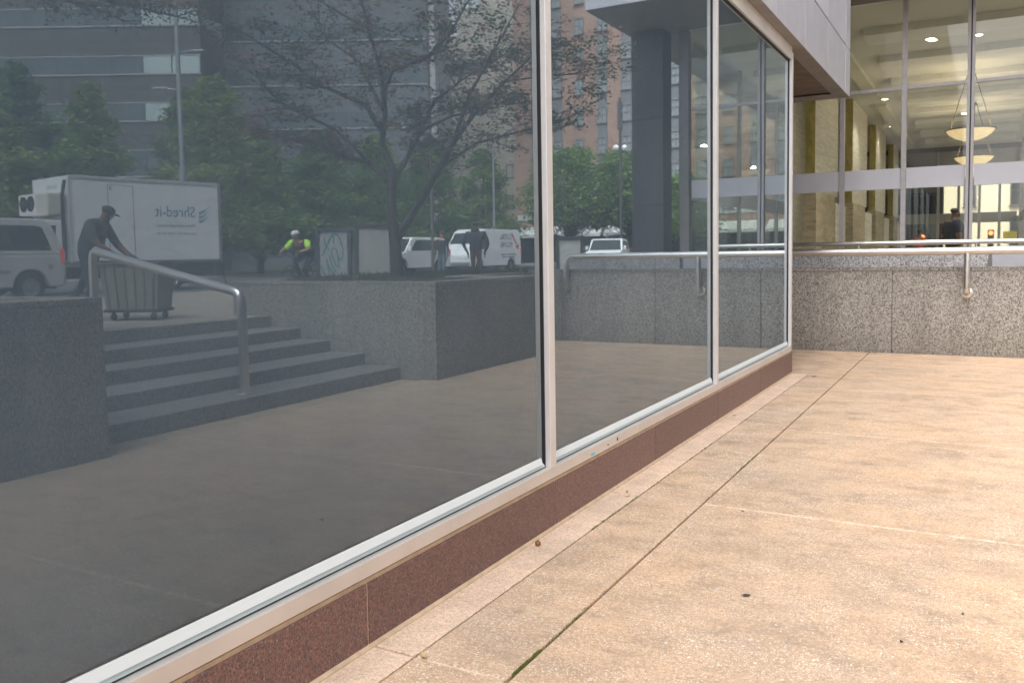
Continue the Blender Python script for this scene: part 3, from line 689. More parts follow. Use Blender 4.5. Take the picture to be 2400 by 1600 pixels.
for k in range(4): part('facade_joint', m_dark, ob, (-6.0 * k - 5.9, -6.0 * k - 5.84, -.104, -.085, 0, 36))

m_beige = P('beige_stone', (.40, .36, .29), .8, var=.08, nscale=.2)
bt = thing('beige_tower', 'beige stone tower with a stepped top, seen between tree branches', 'building', (57.7, 95.2, .55), R(151))
part('shaft', m_beige, bt, (2.6, 22, -20, 0, 0, 48)); part('lower_shoulder', m_beige, bt, (0.2, 2.598, -20, 0, 0, 33)); part('low_wing', m_beige, bt, (-9, .198, -20, -.2, 0, 29.5))
part('dark_band', m_clad2, bt, (-9, 3.6, -.195, .06, 24.6, 26.4))  # darker grey band across the stone front
part('grey_wing', m_clad2, bt, (14, 19, -.01, .5, 20, 44))
kb = window_kit('w', 1.6, 1.8, .1, m_clad, m_dglass, False, (0, 1))
place_windows(bt, kb, [(x, .02, z) for x in (4.2, 6.6, 9, 11.4) for z in (8, 12, 16, 20)], rot=(0, 0, PI))
pt = thing('pale_tower', 'pale far tower rising into the bright patch of sky', 'building', (78, 128, .55), R(151))
part('shaft', P('pale_stone', (.55, .53, .55), .8, var=.1, nscale=.1), pt, (-6, 1.4, -12, 0, 0, 70))
for k in range(3): part('rib', m_trimw, pt, (-5 + 2.2 * k, -4.4 + 2.2 * k, .002, .3, 0, 70))

# blocks beyond the lobby
cb = thing('cream_building', 'sunlit cream building across the street, seen through the lobby glass', 'building', (3, 79, .55))
m_cream = P('cream_stone', (.66, .61, .50), .8, var=.06, nscale=.3)
part('wall', m_cream, cb, (-8, 6.2, .1, 12, 0, 28))
kc = window_kit('w', .9, 2.4, .08, m_clad, m_dglass, True, (1, 0))
place_windows(cb, kc, [(x, .0, z) for x in (-4.6, -1.9, 1.4, 4.1) for z in (5.6, 9.2)] + [(1.4, 0, 2.4), (4.6, 0, 2.4)])
gb = thing('folded_panel_building', 'dark grey building with folded triangular panels, beyond the lobby', 'building', (-4, 60, .55))
m_gfold = P('folded_panel', (.20, .205, .215), .6, var=.08, nscale=.6)
part('wall', m_clad, gb, (-8, 3.9, .4, 1.8, 0, 26))
for ix in range(6):
    for iz in range(4):
        x0 = -6.6 + ix * 1.72; z0 = 1.2 + iz * 3.4; m = MB(); xm = x0 + .8
        m.add([(x0, .1, z0), (x0 + 1.6, .1, z0), (x0 + 1.6, .1, z0 + 1.7), (x0, .1, z0 + 1.7), (xm, -.35, z0 + 1.6), (x0, .39, z0), (x0 + 1.6, .39, z0), (x0 + 1.6, .39, z0 + 1.7), (x0, .39, z0 + 1.7)],
              [(0, 1, 4), (1, 2, 4), (2, 3, 4), (3, 0, 4), (0, 5, 6, 1), (1, 6, 7, 2), (2, 7, 8, 3), (3, 8, 5, 0)])
        m.build('folded_panel', m_gfold, gb); part('window_pane', m_dglass, gb, (x0 + .1, x0 + 1.5, .3, .395, z0 + 1.85, z0 + 3.2))
sheet('back_street', m_upper, .74, (-60, 3.9, 47.7, 80))
# traffic signals and a sign out there
def signal(x, y, label, zz=3.0):
    t = thing('traffic_light', label, 'traffic light', (x, y, .74), 0, 'red signals beyond the lobby')
    m = MB(); m.tube([(0, 0, 0), (0, 0, zz - .4)], .06, 8); m.build('post', m_dmet, t)
    part('housing', m_dmet, t, (-.16, .16, -.12, .1, zz - .5, zz + .5), bevel=.03)
    for i in range(3):
        m = MB(); m.lathe([(0, 0), (.11, 0), (.12, .03)], n=14); m.xf(Matrix.Translation((0, -.15, zz + .32 - .32 * i)) @ Matrix.Rotation(R(-90), 4, 'X'))
        m.build('lens', P('signal_red', (1, .1, .02), .4, emit=(1, .12, .03, 2.2)) if i == 0 else P('signal_off', (.03, .04, .03), .3), t)
signal(2.55, 56, 'red traffic signal seen through the lobby, right of the man in navy', 1.4)
signal(-.9, 55, 'red traffic signal seen low between the stone piers', 1.25)
ys_ = thing('yellow_sign', 'yellow square road sign seen through the lobby glass', 'sign', (3.45, 54, .74))
part('plate', P('yellow_paint', (.75, .58, .02), .5), ys_, (-.32, .32, -.02, .0, 1.1, 1.75), bevel=.01); m = MB(); m.tube([(0, .04, 0), (0, .04, 1.7)], .035, 8); m.build('post', m_dmet, ys_)

# ------------------------------------------------------------------ trees
m_bark = P('bark', (.075, .06, .048), .95, var=.3, nscale=7, bumpn=.8)
m_bark2 = P('bark_grey', (.062, .053, .047), .95, var=.3, nscale=9, bumpn=.8)
lg1 = leaf_mat('cypress_green', (.13, .20, .045), (.27, .36, .085), .7)
lg2 = leaf_mat('cypress_dark', (.075, .14, .045), (.16, .25, .07), .7)
lg3 = leaf_mat('street_green', (.105, .18, .05), (.21, .30, .08), .6)
lr1 = leaf_mat('leaf_red', (.17, .075, .055), (.27, .13, .09), 2)
lr2 = leaf_mat('leaf_green_dull', (.05, .07, .025), (.12, .13, .045), 2)
lo1 = leaf_mat('oak_green', (.02, .035, .014), (.045, .06, .022), 2)
def leaf_quads(mb, c, n, rad, size, rnd, flat=1.0, el=1.0):
    for _ in range(n):
        p = [c[i] + rnd.gauss(0, rad * (flat if i == 2 else 1)) for i in range(3)]
        a = Vector((rnd.uniform(-1, 1), rnd.uniform(-1, 1), rnd.uniform(-.7, .7) * flat)).normalized()
        b = a.orthogonal().normalized(); b.rotate(Matrix.Rotation(rnd.uniform(0, 2 * PI), 3, a))
        s = size * rnd.uniform(.6, 1.3); l = s * 1.6 * el
        q = Vector(p)
        mb.add([q - a * l * .5, q + b * s * .35, q + a * l * .5, q - b * s * .35], [(0, 1, 2, 3)])
def cypress(x, y, h, wd, seed, leaf, label, n=150, z0=.8):
    rnd = random.Random(seed); t = thing('cypress_tree', label, 'tree', (x, y, z0), 0, 'green street trees')
    m = MB(); lean = rnd.uniform(-.2, .2)
    m.tube([(0, 0, -.1), (lean * .2, 0, h * .3), (lean * .6, .1, h * .65), (lean, 0, h * .97)], [.2, .15, .09, .02], 8); tr = m.build('trunk', m_bark, t, True)
    cr = MB(); br = MB()
    for k in range(n):
        f = rnd.random() ** 1.15; z = h * (.13 + .87 * f)
        r = wd * .56 * ((1 - f) ** .62) * (.86 + .22 * math.sin(z * 3.1 + seed)) + .12
        a = rnd.uniform(0, 2 * PI); q = r * math.sqrt(rnd.uniform(.2, 1))
        c = (q * math.cos(a) + lean * f, q * math.sin(a), z + .15 * q)
        if k % 4 == 0: br.tube([(lean * f, 0, max(.3, z - .5 * q)), (c[0] * .6, c[1] * .6, z - .15 * q), c], [.035, .02, .006], 5)
        leaf_quads(cr, c, 40, .16 + .26 * (1 - f), .17, rnd, .55)
    br.build('limb', m_bark, tr); cr.build('crown', leaf, t)
cy = [(43.6, 28.1, 11.6, 6.4, lg2, 'dark conical tree at the far left of the row, left of the truck'),
      (38.4, 28.5, 9.9, 4.6, lg1, 'pale green pointed tree rising behind the front of the box truck'),
      (40.5, 25.0, 8.2, 5.6, lg1, 'low rounded green tree behind the silver van'),
      (38.9, 35.2, 10.8, 4.8, lg2, 'dark slim tree behind the lamp post and truck box'),
      (33.8, 32.6, 10.6, 6.2, lg1, 'tallest bright green tree just right of the truck box'),
      (34.4, 36.2, 8.2, 5.6, lg1, 'broad bright green tree behind the cyclist'),
      (34.6, 41.6, 8.6, 6.0, lg3, 'mid green tree behind the leaning white boards'),
      (33.8, 46.6, 8.6, 6.2, lg3, 'mid green tree behind the planter trunk'),
      (34.0, 53.0, 9.4, 6.4, lg3, 'green tree behind the white work van'),
      (36.2, 44.2, 9.0, 6.6, lg3, 'taller mid green tree partly hidden behind the planter tree crown'), (36.5, 50.0, 9.6, 6.6, lg3, 'green tree rising behind the white work van roof'),
      (33.9, 60.5, 9.4, 6.8, lg3, 'green tree left of the brick building corner')]
for i, (x, y, h, wd, lf, lb_) in enumerate(cy): cypress(x, y, h, wd, 20 + i, lf, lb_, 380)
for i, (x, y, h, wd, lb_) in enumerate(((25.6, 59.4, 8.8, 7.2, 'rounded street tree in front of the brick building, nearest the frame'),
        (21.6, 61.5, 8.6, 6.4, 'street tree in front of the brick building, beside the double globe lamp'), (17.2, 60.8, 6.4, 5.0, 'small street tree glimpsed between pillar and column'))):
    rnd = random.Random(60 + i); t = thing('street_tree', lb_, 'tree', (x, y, .68), 0, 'street trees by the brick building')
    m = MB(); m.tube([(0, 0, -.1), (.1, 0, 1.4), (0, .1, 2.4), (.2, .1, h * .8)], [.17, .13, .1, .03], 8); tr = m.build('trunk', m_bark, t, True)
    cr = MB(); br = MB()
    for k in range(330):
        a = rnd.uniform(0, 2 * PI); u = rnd.random() ** .45; ph = rnd.uniform(-.75, 1.0)
        c = (wd * .5 * u * math.cos(a) * math.sqrt(max(0, 1 - ph * ph * .8)), wd * .5 * u * math.sin(a) * math.sqrt(max(0, 1 - ph * ph * .8)), h * .62 + ph * h * .36)
        if k % 4 == 0: br.tube([(0, .1, 2.2), (c[0] * .5, c[1] * .5, c[2] * .6), c], [.06, .03, .008], 5)
        leaf_quads(cr, c, 40, .34, .18, rnd, .7)
    br.build('limb', m_bark, tr); cr.build('crown', lg3, t)
hd = thing('clipped_hedge', 'clipped bright green hedge behind the blank board at the kerb', 'hedge', (18.6, 52, .68))
hb = MB(); rnd = random.Random(9)
for k in range(90): leaf_quads(hb, (rnd.uniform(-2.6, 2.6), rnd.uniform(-.5, .5), rnd.uniform(.1, 1.25)), 30, .16, .11, rnd)
hb.build('foliage', lg1, hd); m = MB()
for k in range(8): m.tube([(-2.4 + .68 * k, 0, -.05), (-2.35 + .68 * k, .05, .9)], [.03, .01], 5)
m.build('stem', m_bark, hd)

# the red-leaved tree in the planter: limbs laid out by hand in a plane that faces the steps, then pulled in depth
TB = Vector((6.5, 11.85, 1.28)); TS = Vector((-.875, .485, 0)); TD = Vector((.485, .875, 0))
def tp(s, z, d=0): return TS * s + TD * d + Vector((0, 0, z))
def limb_pts(px, dep):
    out_ = []
    n = len(px)
    for i, (a, b) in enumerate(px): out_.append(tp((a - 931) * .0073, (640 - b) * .0073, dep * (i / (n - 1)) ** 1.2))
    return out_
rt = thing('planter_tree', 'sparse multi-stemmed tree with reddish leaves growing in the granite planter', 'tree', TB)
tk = MB(); tk.tube(limb_pts([(931, 646), (926, 560), (918, 470), (925, 385)], 0), [.115, .095, .085, .072], 10); trunk = tk.build('trunk', m_bark2, rt, True)
limbs = [([(933, 545), (990, 450), (1030, 385), (1065, 330), (1110, 260), (1180, 190), (1260, 120), (1330, 95)], .3, .068),
         ([(925, 390), (905, 330), (905, 250), (900, 160), (870, 60), (840, -60)], .3, .07),
         ([(905, 215), (925, 160), (1000, 145), (1070, 90), (1120, 10), (1150, -80)], -.5, .045),
         ([(916, 410), (870, 370), (800, 345), (720, 310), (620, 290), (540, 270)], .8, .055),
         ([(905, 300), (860, 240), (780, 200), (700, 150), (600, 90), (540, 60)], -.6, .05),
         ([(920, 420), (960, 360), (985, 300), (1010, 220), (1090, 160), (1150, 120)], 1.0, .05),
         ([(1030, 385), (1120, 330), (1220, 300), (1330, 270), (1430, 215)], .5, .03),
         ([(1180, 190), (1280, 175), (1370, 165), (1440, 135)], .5, .02),
         ([(870, 60), (800, 20), (720, -40), (650, -120)], .9, .03),
         ([(870, 370), (800, 300), (700, 250), (640, 180)], -1.2, .035),
         ([(985, 300), (1060, 260), (1130, 230), (1220, 200)], 1.6, .03),
         ([(905, 250), (850, 130), (760, 60), (700, -40)], 1.4, .035), ([(1065, 330), (1100, 220), (1170, 90), (1230, -20)], .6, .04)]
g_, r_ = MB(), MB(); rnd = random.Random(4)
for px, dep, r0 in limbs:
    pts = limb_pts(px, dep)
    for q in pts[1:-1]: q += Vector((rnd.uniform(-.05, .05), rnd.uniform(-.05, .05), rnd.uniform(-.03, .03)))
    if px[0][0] in (1030, 1180, 870, 985, 1065) and dep: # start of a side limb sits on its parent limb
        pass
    lm = MB(); n = len(pts); lm.tube(pts, [max(.006, r0 * (1 - .85 * i / (n - 1))) for i in range(n)], 7)
    for i in range(2, n):
        for _ in range(8):
            f = rnd.random(); b = pts[i - 1].lerp(pts[i], f)
            dirv = (pts[i] - pts[i - 1]).normalized(); side = Vector((rnd.gauss(0, 1), rnd.gauss(0, 1), rnd.gauss(.25, .35)))
            e = b + (dirv * .5 + side * .55) * rnd.uniform(.35, .9); mid = b.lerp(e, .5) + Vector((0, 0, rnd.uniform(-.02, .08)))
            if (TB + e).x < 3.2: continue
            lm.tube([b, mid, e], [.008, .005, .002], 4, False)
            for _2 in range(2):
                e2 = mid + Vector((rnd.gauss(0, .22), rnd.gauss(0, .22), rnd.gauss(.05, .1))); lm.tube([mid, e2], [.005, .002], 3, False)
                if rnd.random() < .62: leaf_quads(r_ if rnd.random() < .25 else g_, e2, rnd.randint(16, 30), .10, .05, rnd, .35)
            if rnd.random() < .85: leaf_quads(g_ if rnd.random() < .78 else r_, e, rnd.randint(26, 46), .14, .052, rnd, .32)
    lm.build('limb', m_bark2, trunk, True)
g_.build('crown', lr2, rt)['label'] = 'dull green leaves'; r_.build('crown', lr1, rt)['label'] = 'reddish young leaves'

# evergreen oak whose boughs hang into the top left of the reflection
ok = thing('oak_tree', 'dark evergreen oak whose boughs hang over the top left of the plaza', 'tree', (6.7, 2.9, .8))
m = MB(); m.tube([(0, 0, -.1), (.05, 0, 1.2), (0, .1, 2.4), (-.1, .3, 3.6)], [.22, .17, .15, .1], 10); trunk = m.build('trunk', m_bark, ok, True)
lf = MB(); rnd = random.Random(8)
tips = [(-1.72, 3.5, 3.34), (-1.4, 3.3, 3.42), (-1.05, 3.15, 3.36), (-.72, 3.0, 3.46), (-.38, 2.85, 3.5), (0, 2.6, 3.62), (-1.5, 2.2, 4.6), (-.4, 1.8, 4.9), (.8, 2.2, 4.4), (1.3, -.6, 4.5), (-1.6, -1.0, 4.4), (.2, -1.8, 4.5)]
for k, tip in enumerate(tips):
    ex = Vector(tip); b0 = Vector((-.03, .2, 2.6 + .2 * (k % 5))); md_ = b0.lerp(ex, .55) + Vector((0, 0, .55)); lm = MB(); lm.tube([b0, md_, ex], [.06, .035, .006], 6)
    for _ in range(20):
        f = rnd.uniform(.45, 1); q = b0.lerp(md_, f / .55) if f < .55 else md_.lerp(ex, (f - .55) / .45)
        c = q + Vector((rnd.gauss(0, .16), rnd.gauss(0, .16), rnd.gauss(.08, .12))); lm.tube([q, c], [.008, .003], 4)
        leaf_quads(lf, c, 26, .085, .032, rnd, .9)
    lm.build('limb', m_bark, trunk)
lf.build('crown', lo1, ok)

# ------------------------------------------------------------------ vehicles (nose towards local +Y, street at z = 0)
m_tyre = P('tyre_rubber', (.018, .018, .018), .85, var=.2, nscale=20)
m_rim = P('wheel_rim', (.30, .30, .31), .35, .8, var=.1)
m_under = P('underbody', (.02, .02, .022), .8, var=.2)
m_chrome = P('bumper_metal', (.45, .45, .46), .3, .8, var=.05)
m_tail = P('tail_lamp', (.55, .02, .02), .2, emit=(1, .05, .03, .25))
m_head = P('head_lamp', (.7, .72, .74), .12, var=.05)
m_carglass = P('vehicle_glass', (.022, .028, .03), .06, var=.2, spec=.9)
def paint(name, col): return P(name, col, .28, .0, var=.04, nscale=1.5, spec=.6)
def wheel(parent, x, y, r, wd):
    sg = 1 if x > 0 else -1
    m = MB(); m.lathe([(r * .62, -wd / 2), (r * .93, -wd / 2), (r, -wd / 2 + .03), (r, wd / 2 - .03), (r * .93, wd / 2), (r * .62, wd / 2)], n=24)
    m.xf(Matrix.Translation((x, y, r)) @ Matrix.Rotation(R(90), 4, 'Y')); t = m.build('wheel', m_tyre, parent, True)
    m = MB(); m.lathe([(0, wd * .30), (r * .16, wd * .30), (r * .2, wd * .22), (r * .5, wd * .24), (r * .62, wd * .38), (r * .62, -wd / 2)], n=20)
    m.xf(Matrix.Translation((x, y, r)) @ Matrix.Rotation(R(90 * sg), 4, 'Y')); m.build('rim', m_rim, t, True)
def arch_profile(y0, y1, zl, zt, arches, rb_=.05):
    """lower body outline (y, z) with wheel openings, front at y1"""
    pts = []
    pts.append((y0, zl + rb_)); pts.append((y0 + rb_, zl))
    for ay, ar in sorted(arches):
        for i in range(9):
            a = PI - PI * i / 8; pts.append((ay + ar * math.cos(a), zl + max(0, ar * math.sin(a) * 1.0 + (.0))))
    pts += [(y1 - rb_, zl), (y1, zl + rb_), (y1, zt), (y0, zt)]
    return pts
def car(name, label, cat, loc, rz, W, zl, zbelt, y0, y1, wheels, wr, upper, tumble, pnt, side_windows, screens, hood=None, group=None, wwid=.22):
    t = thing(name, label, cat, loc, rz, group)
    hw = W / 2
    def half(z): return hw - max(0, z - zbelt) * tumble
    m = MB(); prof = arch_profile(y0, y1, zl, zbelt, [(a, wr * 1.22) for a in wheels])
    if hood: prof = prof[:-2] + hood + [(y0, zbelt)]
    m.prism(prof, lambda y, z: (-half(z) + .0, y, z), lambda y, z: (half(z), y, z))
    m.prism(upper, lambda y, z: (-half(z), y, z), lambda y, z: (half(z), y, z))
    body = m.build('body', pnt, t, True, .035)
    part('underbody', m_under, t, (-hw + .14, hw - .14, y0 + .15, y1 - .15, zl - .06, zl + wr * 1.1))
    for sw in side_windows:
        for sg in (-1, 1):
            m = MB(); m.prism(sw, lambda y, z: (sg * (half(z) - .02), y, z), lambda y, z: (sg * (half(z) + .006), y, z)); m.build('side_window', m_carglass, t, bevel=.004)
    for nm, (ya, za), (yb, zb_) in screens:
        m = MB(); d = Vector((0, yb - ya, zb_ - za)).normalized(); nn = Vector((0, d.z, -d.y)) * .008
        if nm == 'rear_window': nn = -nn
        if nm == 'windscreen' and nn.y < 0: nn = -nn
        a, b = half(za) - .08, half(zb_) - .1
        q = [Vector((-a, ya, za)), Vector((a, ya, za)), Vector((b, yb, zb_)), Vector((-b, yb, zb_))]
        m.add([p + nn for p in q] + [p - nn * 3 for p in q], [(0, 1, 2, 3), (7, 6, 5, 4), (0, 4, 5, 1), (1, 5, 6, 2), (2, 6, 7, 3), (3, 7, 4, 0)]); m.build(nm, m_carglass, t)
    for wy in wheels:
        for sg in (-1, 1): wheel(t, sg * (hw - wwid / 2 - .02), wy, wr, wwid)
    for sg in (-1, 1):
        part('headlight', m_head, t, (sg * (hw - .26) - .14, sg * (hw - .26) + .14, y1 - .04, y1 + .012, zl + .38, zl + .56), bevel=.02)
        m = MB(); m.box(sg * (hw - .03) - .035, sg * (hw - .03) + .035, y0 - .01, y0 + .10, zbelt - .22, zbelt + .14); m.build('tail_light', m_tail, t, bevel=.01)
        m = MB(); m.box(sg * (hw + .12) - .07, sg * (hw + .12) + .07, screens[0][1][0] - .25, screens[0][1][0] - .15, zbelt + .05, zbelt + .27); m.build('wing_mirror', pnt, t, bevel=.02)
    part('bumper', m_chrome, t, (-hw + .04, hw - .04, y1 - .02, y1 + .07, zl + .05, zl + .25), bevel=.03); part('bumper', m_chrome, t, (-hw + .04, hw - .04, y0 - .08, y0 + .02, zl + .05, zl + .25), bevel=.03)
    return t, half
silver = paint('silver_paint', (.50, .50, .50)); wpaint = paint('white_paint', (.78, .79, .80)); wp2 = paint('white_van_paint', (.76, .77, .78))
ST = .68
# passenger van parked in front of the truck cab
pv, hv = car('passenger_van', 'silver grey passenger van with dark side windows, in front of the truck cab', 'van', (19.12, 10.72, ST), PI, 2.02, .36, 1.16, -2.72, 2.75, (-1.86, 1.72), .37,
    [(-2.72, 1.16), (-2.62, 1.6), (-2.46, 1.95), (-2.3, 2.05), (.7, 2.06), (1.0, 2.0), (1.75, 1.16)], .13, silver,
    [[(-2.42, 1.27), (-2.24, 1.84), (-2.1, 1.88), (-.98, 1.88), (-.98, 1.27)], [(-.9, 1.27), (-.9, 1.88), (.18, 1.88), (.18, 1.27)], [(.28, 1.27), (.28, 1.88), (.92, 1.86), (1.38, 1.27)]],
    [('windscreen', (1.72, 1.2), (1.02, 1.98)), ('rear_window', (-2.66, 1.35), (-2.5, 1.88))], hood=[(2.75, .95), (2.6, 1.1), (1.75, 1.165)])
for sg in (-1, 1):
    part('rub_strip', P('grey_trim', (.25, .25, .25), .6), pv, (sg * 1.012 - .012, sg * 1.012 + .012, -1.35, 1.2, .72, .80)); part('door_seam', m_under, pv, (sg * 1.008 - .004, sg * 1.008 + .004, .22, .235, .45, 1.16))
    part('fuel_cap', P('grey_trim', (.25, .25, .25), .6), pv, (sg * 1.01 - .006, sg * 1.01 + .006, -2.42, -2.30, .80, .92))
part('roof_rack', m_dmet, pv, (-.78, -.74, -2.1, .6, 2.06, 2.11), (.74, .78, -2.1, .6, 2.06, 2.11))
# shredding truck
tkx = thing('box_truck', 'white box truck with blue lettering and a cooling unit above the cab', 'truck', (22.0, 18.34, ST), R(190.1))
BZ0, BZ1 = .95, 3.52
wbox = paint('white_box_panel', (.74, .75, .755))
part('cargo_box', wbox, tkx, (-1.2, 1.2, -2.42, 2.42, BZ0, BZ1), bevel=.02)
m_edge = P('box_edge_trim', (.62, .63, .64), .4, .4)
part('top_rail', m_edge, tkx, (1.195, 1.225, -2.42, 2.42, BZ1 - .09, BZ1 + .012), (-1.225, -1.195, -2.42, 2.42, BZ1 - .09, BZ1 + .012), bevel=.008)
part('bottom_rail', P('bottom_rail', (.10, .10, .105), .6), tkx, (1.195, 1.22, -2.42, 2.42, BZ0 - .07, BZ0 + .04)); part('rear_frame', P('rear_frame', (.2, .2, .21), .6), tkx, (-1.22, 1.225, -2.50, -2.425, BZ0 - .05, BZ1 + .01))
part('corner_post', m_edge, tkx, (1.19, 1.222, 2.36, 2.44, BZ0, BZ1)); part('corner_post', m_edge, tkx, (-1.222, -1.19, 2.36, 2.44, BZ0, BZ1))
m = MB(); m.tube([(1.16, 2.52, BZ1 - .15), (1.15, 2.60, BZ1 - .6), (1.10, 2.58, BZ1 - 1.3), (1.08, 2.56, BZ0 + .1)], .055, 8); m.build('air_duct', m_under, tkx, True)
dr = part('side_door', wbox, tkx, (1.200, 1.212, .50, 1.27, BZ0 + .06, 3.28), bevel=.004)
m_seam = P('panel_seam', (.16, .165, .17), .6)
part('door_frame', m_seam, dr, (1.196, 1.207, .475, .499, BZ0 + .05, 3.3), (1.196, 1.207, 1.271, 1.295, BZ0 + .05, 3.3), (1.196, 1.207, .475, 1.295, 3.281, 3.3))
part('door_hinge', m_seam, dr, (1.205, 1.225, 1.18, 1.24, 3.14, 3.24)); part('door_hinge', m_seam, dr, (1.205, 1.225, .53, .60, 1.1, 1.16))
cu_ = part('cooling_unit', P('unit_beige', (.55, .52, .45), .5), tkx, (-.95, 1.0, 2.425, 2.95, 2.35, 3.02), bevel=.05)
part('unit_grille', wbox, cu_, (-.9, .25, 2.951, 2.965, 2.4, 2.98))
for x in (-.55, -.05):
    m = MB(); m.lathe([(0, .02), (.05, .03), (.2, .012), (.23, .03), (.23, 0)], n=20); m.xf(Matrix.Translation((x, 2.966, 2.72)) @ Matrix.Rotation(R(-90), 4, 'X')); m.build('fan', m_under, cu_, True)
cab = MB(); cab.prism([(2.5, .55), (2.5, 2.2), (3.5, 2.22), (3.75, 2.1), (4.25, 1.45), (4.55, 1.35), (4.6, .55)], lambda y, z: (-1.0, y, z), lambda y, z: (1.0, y, z)); cab.build('cab', wpaint, tkx, True, .05)
for sg in (-1, 1):
    m = MB(); m.prism([(2.75, 1.45), (2.75, 2.05), (3.5, 2.05), (4.0, 1.45)], lambda y, z: (sg * .985, y, z), lambda y, z: (sg * 1.008, y, z)); m.build('cab_window', m_carglass, tkx)
for x in (-.7, -.25, .25, .7): part('marker_lamp', P('amber_lamp', (.7, .25, .05), .3, emit=(1, .35, .05, .6)), tkx, (x - .06, x + .06, 3.3, 3.42, 2.215, 2.26), bevel=.01)
part('chassis', m_under, tkx, (-.45, .45, -2.3, 4.2, .45, .8)); part('side_skirt', m_under, tkx, (.9, 1.12, -1.9, -.3, .62, .86))
part('equipment_box', m_under, tkx, (.7, 1.15, -2.2, -1.25, .5, .88), bevel=.02); part('mud_flap', m_under, tkx, (.72, 1.12, -1.32, -1.29, .2, .86))
for y in (-.74, 3.7):
    for sg in (-1, 1): wheel(tkx, sg * .98, y, .42, .26)
m = MB(); m.tube([(1.1, -2.45, .92), (1.12, -2.72, .02)], .025, 6); m.build('support_leg', m_under, tkx)
m_blue = P('blue_lettering', (.045, .17, .29), .5, var=.03); m_blue2 = P('pale_blue_print', (.20, .34, .44), .5, var=.03); m_pgrey = P('grey_print', (.45, .48, .50), .5, var=.03)
def side_mat(y, z, x=1.203): return Matrix(((0, 0, 1, x), (1, 0, 0, y), (0, 1, 0, z), (0, 0, 0, 1)))
text_mesh('Shred-it', .50, m_blue, 'lettering', tkx, side_mat(-.90, 2.52), .002, xs=.86)
text_mesh('We protect what matters.', .135, m_blue, 'slogan', tkx, side_mat(-.90, 2.09), .002, xs=.92)
for i, (a, b) in enumerate(((-1.6, -.98), (-.86, -.62), (-.56, -.42), (-.38, -.24))): part('fine_print', m_pgrey, tkx, (1.2005, 1.203, a, b, 1.80, 1.865))
for k in range(3):
    m = MB(); zz = 2.62 - k * .14
    m.prism([(-1.70, zz - .06), (-1.88, zz - .02), (-2.16, zz + .16), (-2.0, zz + .02), (-1.9, zz - .10), (-1.72, zz - .18)], lambda y, z: (1.2005, y, z), lambda y, z: (1.204, y, z)); m.build('logo_stroke', m_blue2, tkx)
fm = Matrix(((-1, 0, 0, .1), (0, 0, 1, 2.423), (0, 1, 0, 3.24), (0, 0, 0, 1)))
text_mesh('Shred-it', .21, m_blue2, 'lettering', tkx, fm, .002)
# white pick-up style SUV and the plumber's van farther along
car('white_suv', 'white four-wheel-drive parked ahead of the white work van', 'car', (22.9, 34.5, ST), PI, 2.0, .42, 1.18, -2.55, 2.55, (-1.55, 1.55), .40,
    [(-2.5, 1.18), (-2.3, 1.78), (-2.1, 1.9), (.35, 1.92), (.62, 1.86), (1.3, 1.18)], .14, wpaint,
    [[(-2.2, 1.26), (-2.0, 1.74), (-1.0, 1.78), (-1.0, 1.26)], [(-.92, 1.26), (-.92, 1.78), (.3, 1.78), (.85, 1.26)]],
    [('windscreen', (1.28, 1.22), (.65, 1.84)), ('rear_window', (-2.46, 1.3), (-2.32, 1.74))], hood=[(2.55, 1.02), (2.4, 1.14), (1.3, 1.185)])
wv, hw_ = car('work_van', 'white work van with dark lettering and a red bird mark on its side', 'van', (23.2, 42.4, ST), PI, 2.05, .38, 1.25, -2.85, 2.85, (-1.75, 1.85), .36,
    [(-2.85, 1.25), (-2.78, 2.3), (-2.62, 2.46), (1.1, 2.46), (1.45, 2.3), (2.35, 1.3), (2.36, 1.25)], .06, wp2,
    [[(.95, 1.32), (.95, 1.98), (1.45, 1.98), (2.05, 1.32)]],
    [('windscreen', (2.3, 1.34), (1.5, 2.24)), ('rear_window', (-2.84, 1.5), (-2.80, 2.1))], hood=[(2.85, .98), (2.75, 1.12), (2.36, 1.26)])
m_ink = P('dark_lettering', (.10, .105, .12), .5); m_rb = P('red_mark', (.50, .06, .05), .5)
text_mesh('TOTAL', .44, m_ink, 'lettering', wv, side_mat(-1.2, 2.02, 1.012), .002); text_mesh('PLUMB', .44, m_ink, 'lettering', wv, side_mat(-1.2, 1.56, 1.025), .002)
m = MB(); m.prism([(-1.85, 2.2), (-1.95, 2.3), (-2.5, 1.55), (-2.68, 1.62), (-2.52, 1.28), (-2.2, 1.5), (-2.36, 1.52)], lambda y, z: (hw_(z), y, z), lambda y, z: (hw_(z) + .006, y, z)); m.build('bird_mark', m_rb, wv)
for i, (a, b, z) in enumerate(((-.55, -1.3, .98), (-1.4, -2.3, .98), (-.7, -1.2, .84), (-1.3, -2.1, .84))): part('fine_print', m_ink, wv, (1.0245, 1.028, b, a, z, z + .06))
car('parked_suv', 'white parked SUV with roof rails, just above the steel rail near the pillar', 'car', (17.4, 47.4, ST), R(165), 1.95, .4, 1.15, -2.4, 2.4, (-1.45, 1.45), .37,
    [(-2.35, 1.15), (-2.15, 1.7), (-1.9, 1.82), (.3, 1.84), (.55, 1.78), (1.2, 1.15)], .15, wpaint,
    [[(-2.0, 1.22), (-1.85, 1.66), (-.9, 1.72), (-.9, 1.22)], [(-.82, 1.22), (-.82, 1.72), (.25, 1.72), (.8, 1.22)]],
    [('windscreen', (1.18, 1.18), (.58, 1.76)), ('rear_window', (-2.3, 1.26), (-2.17, 1.66))], hood=[(2.4, .95), (2.25, 1.08), (1.2, 1.155)])

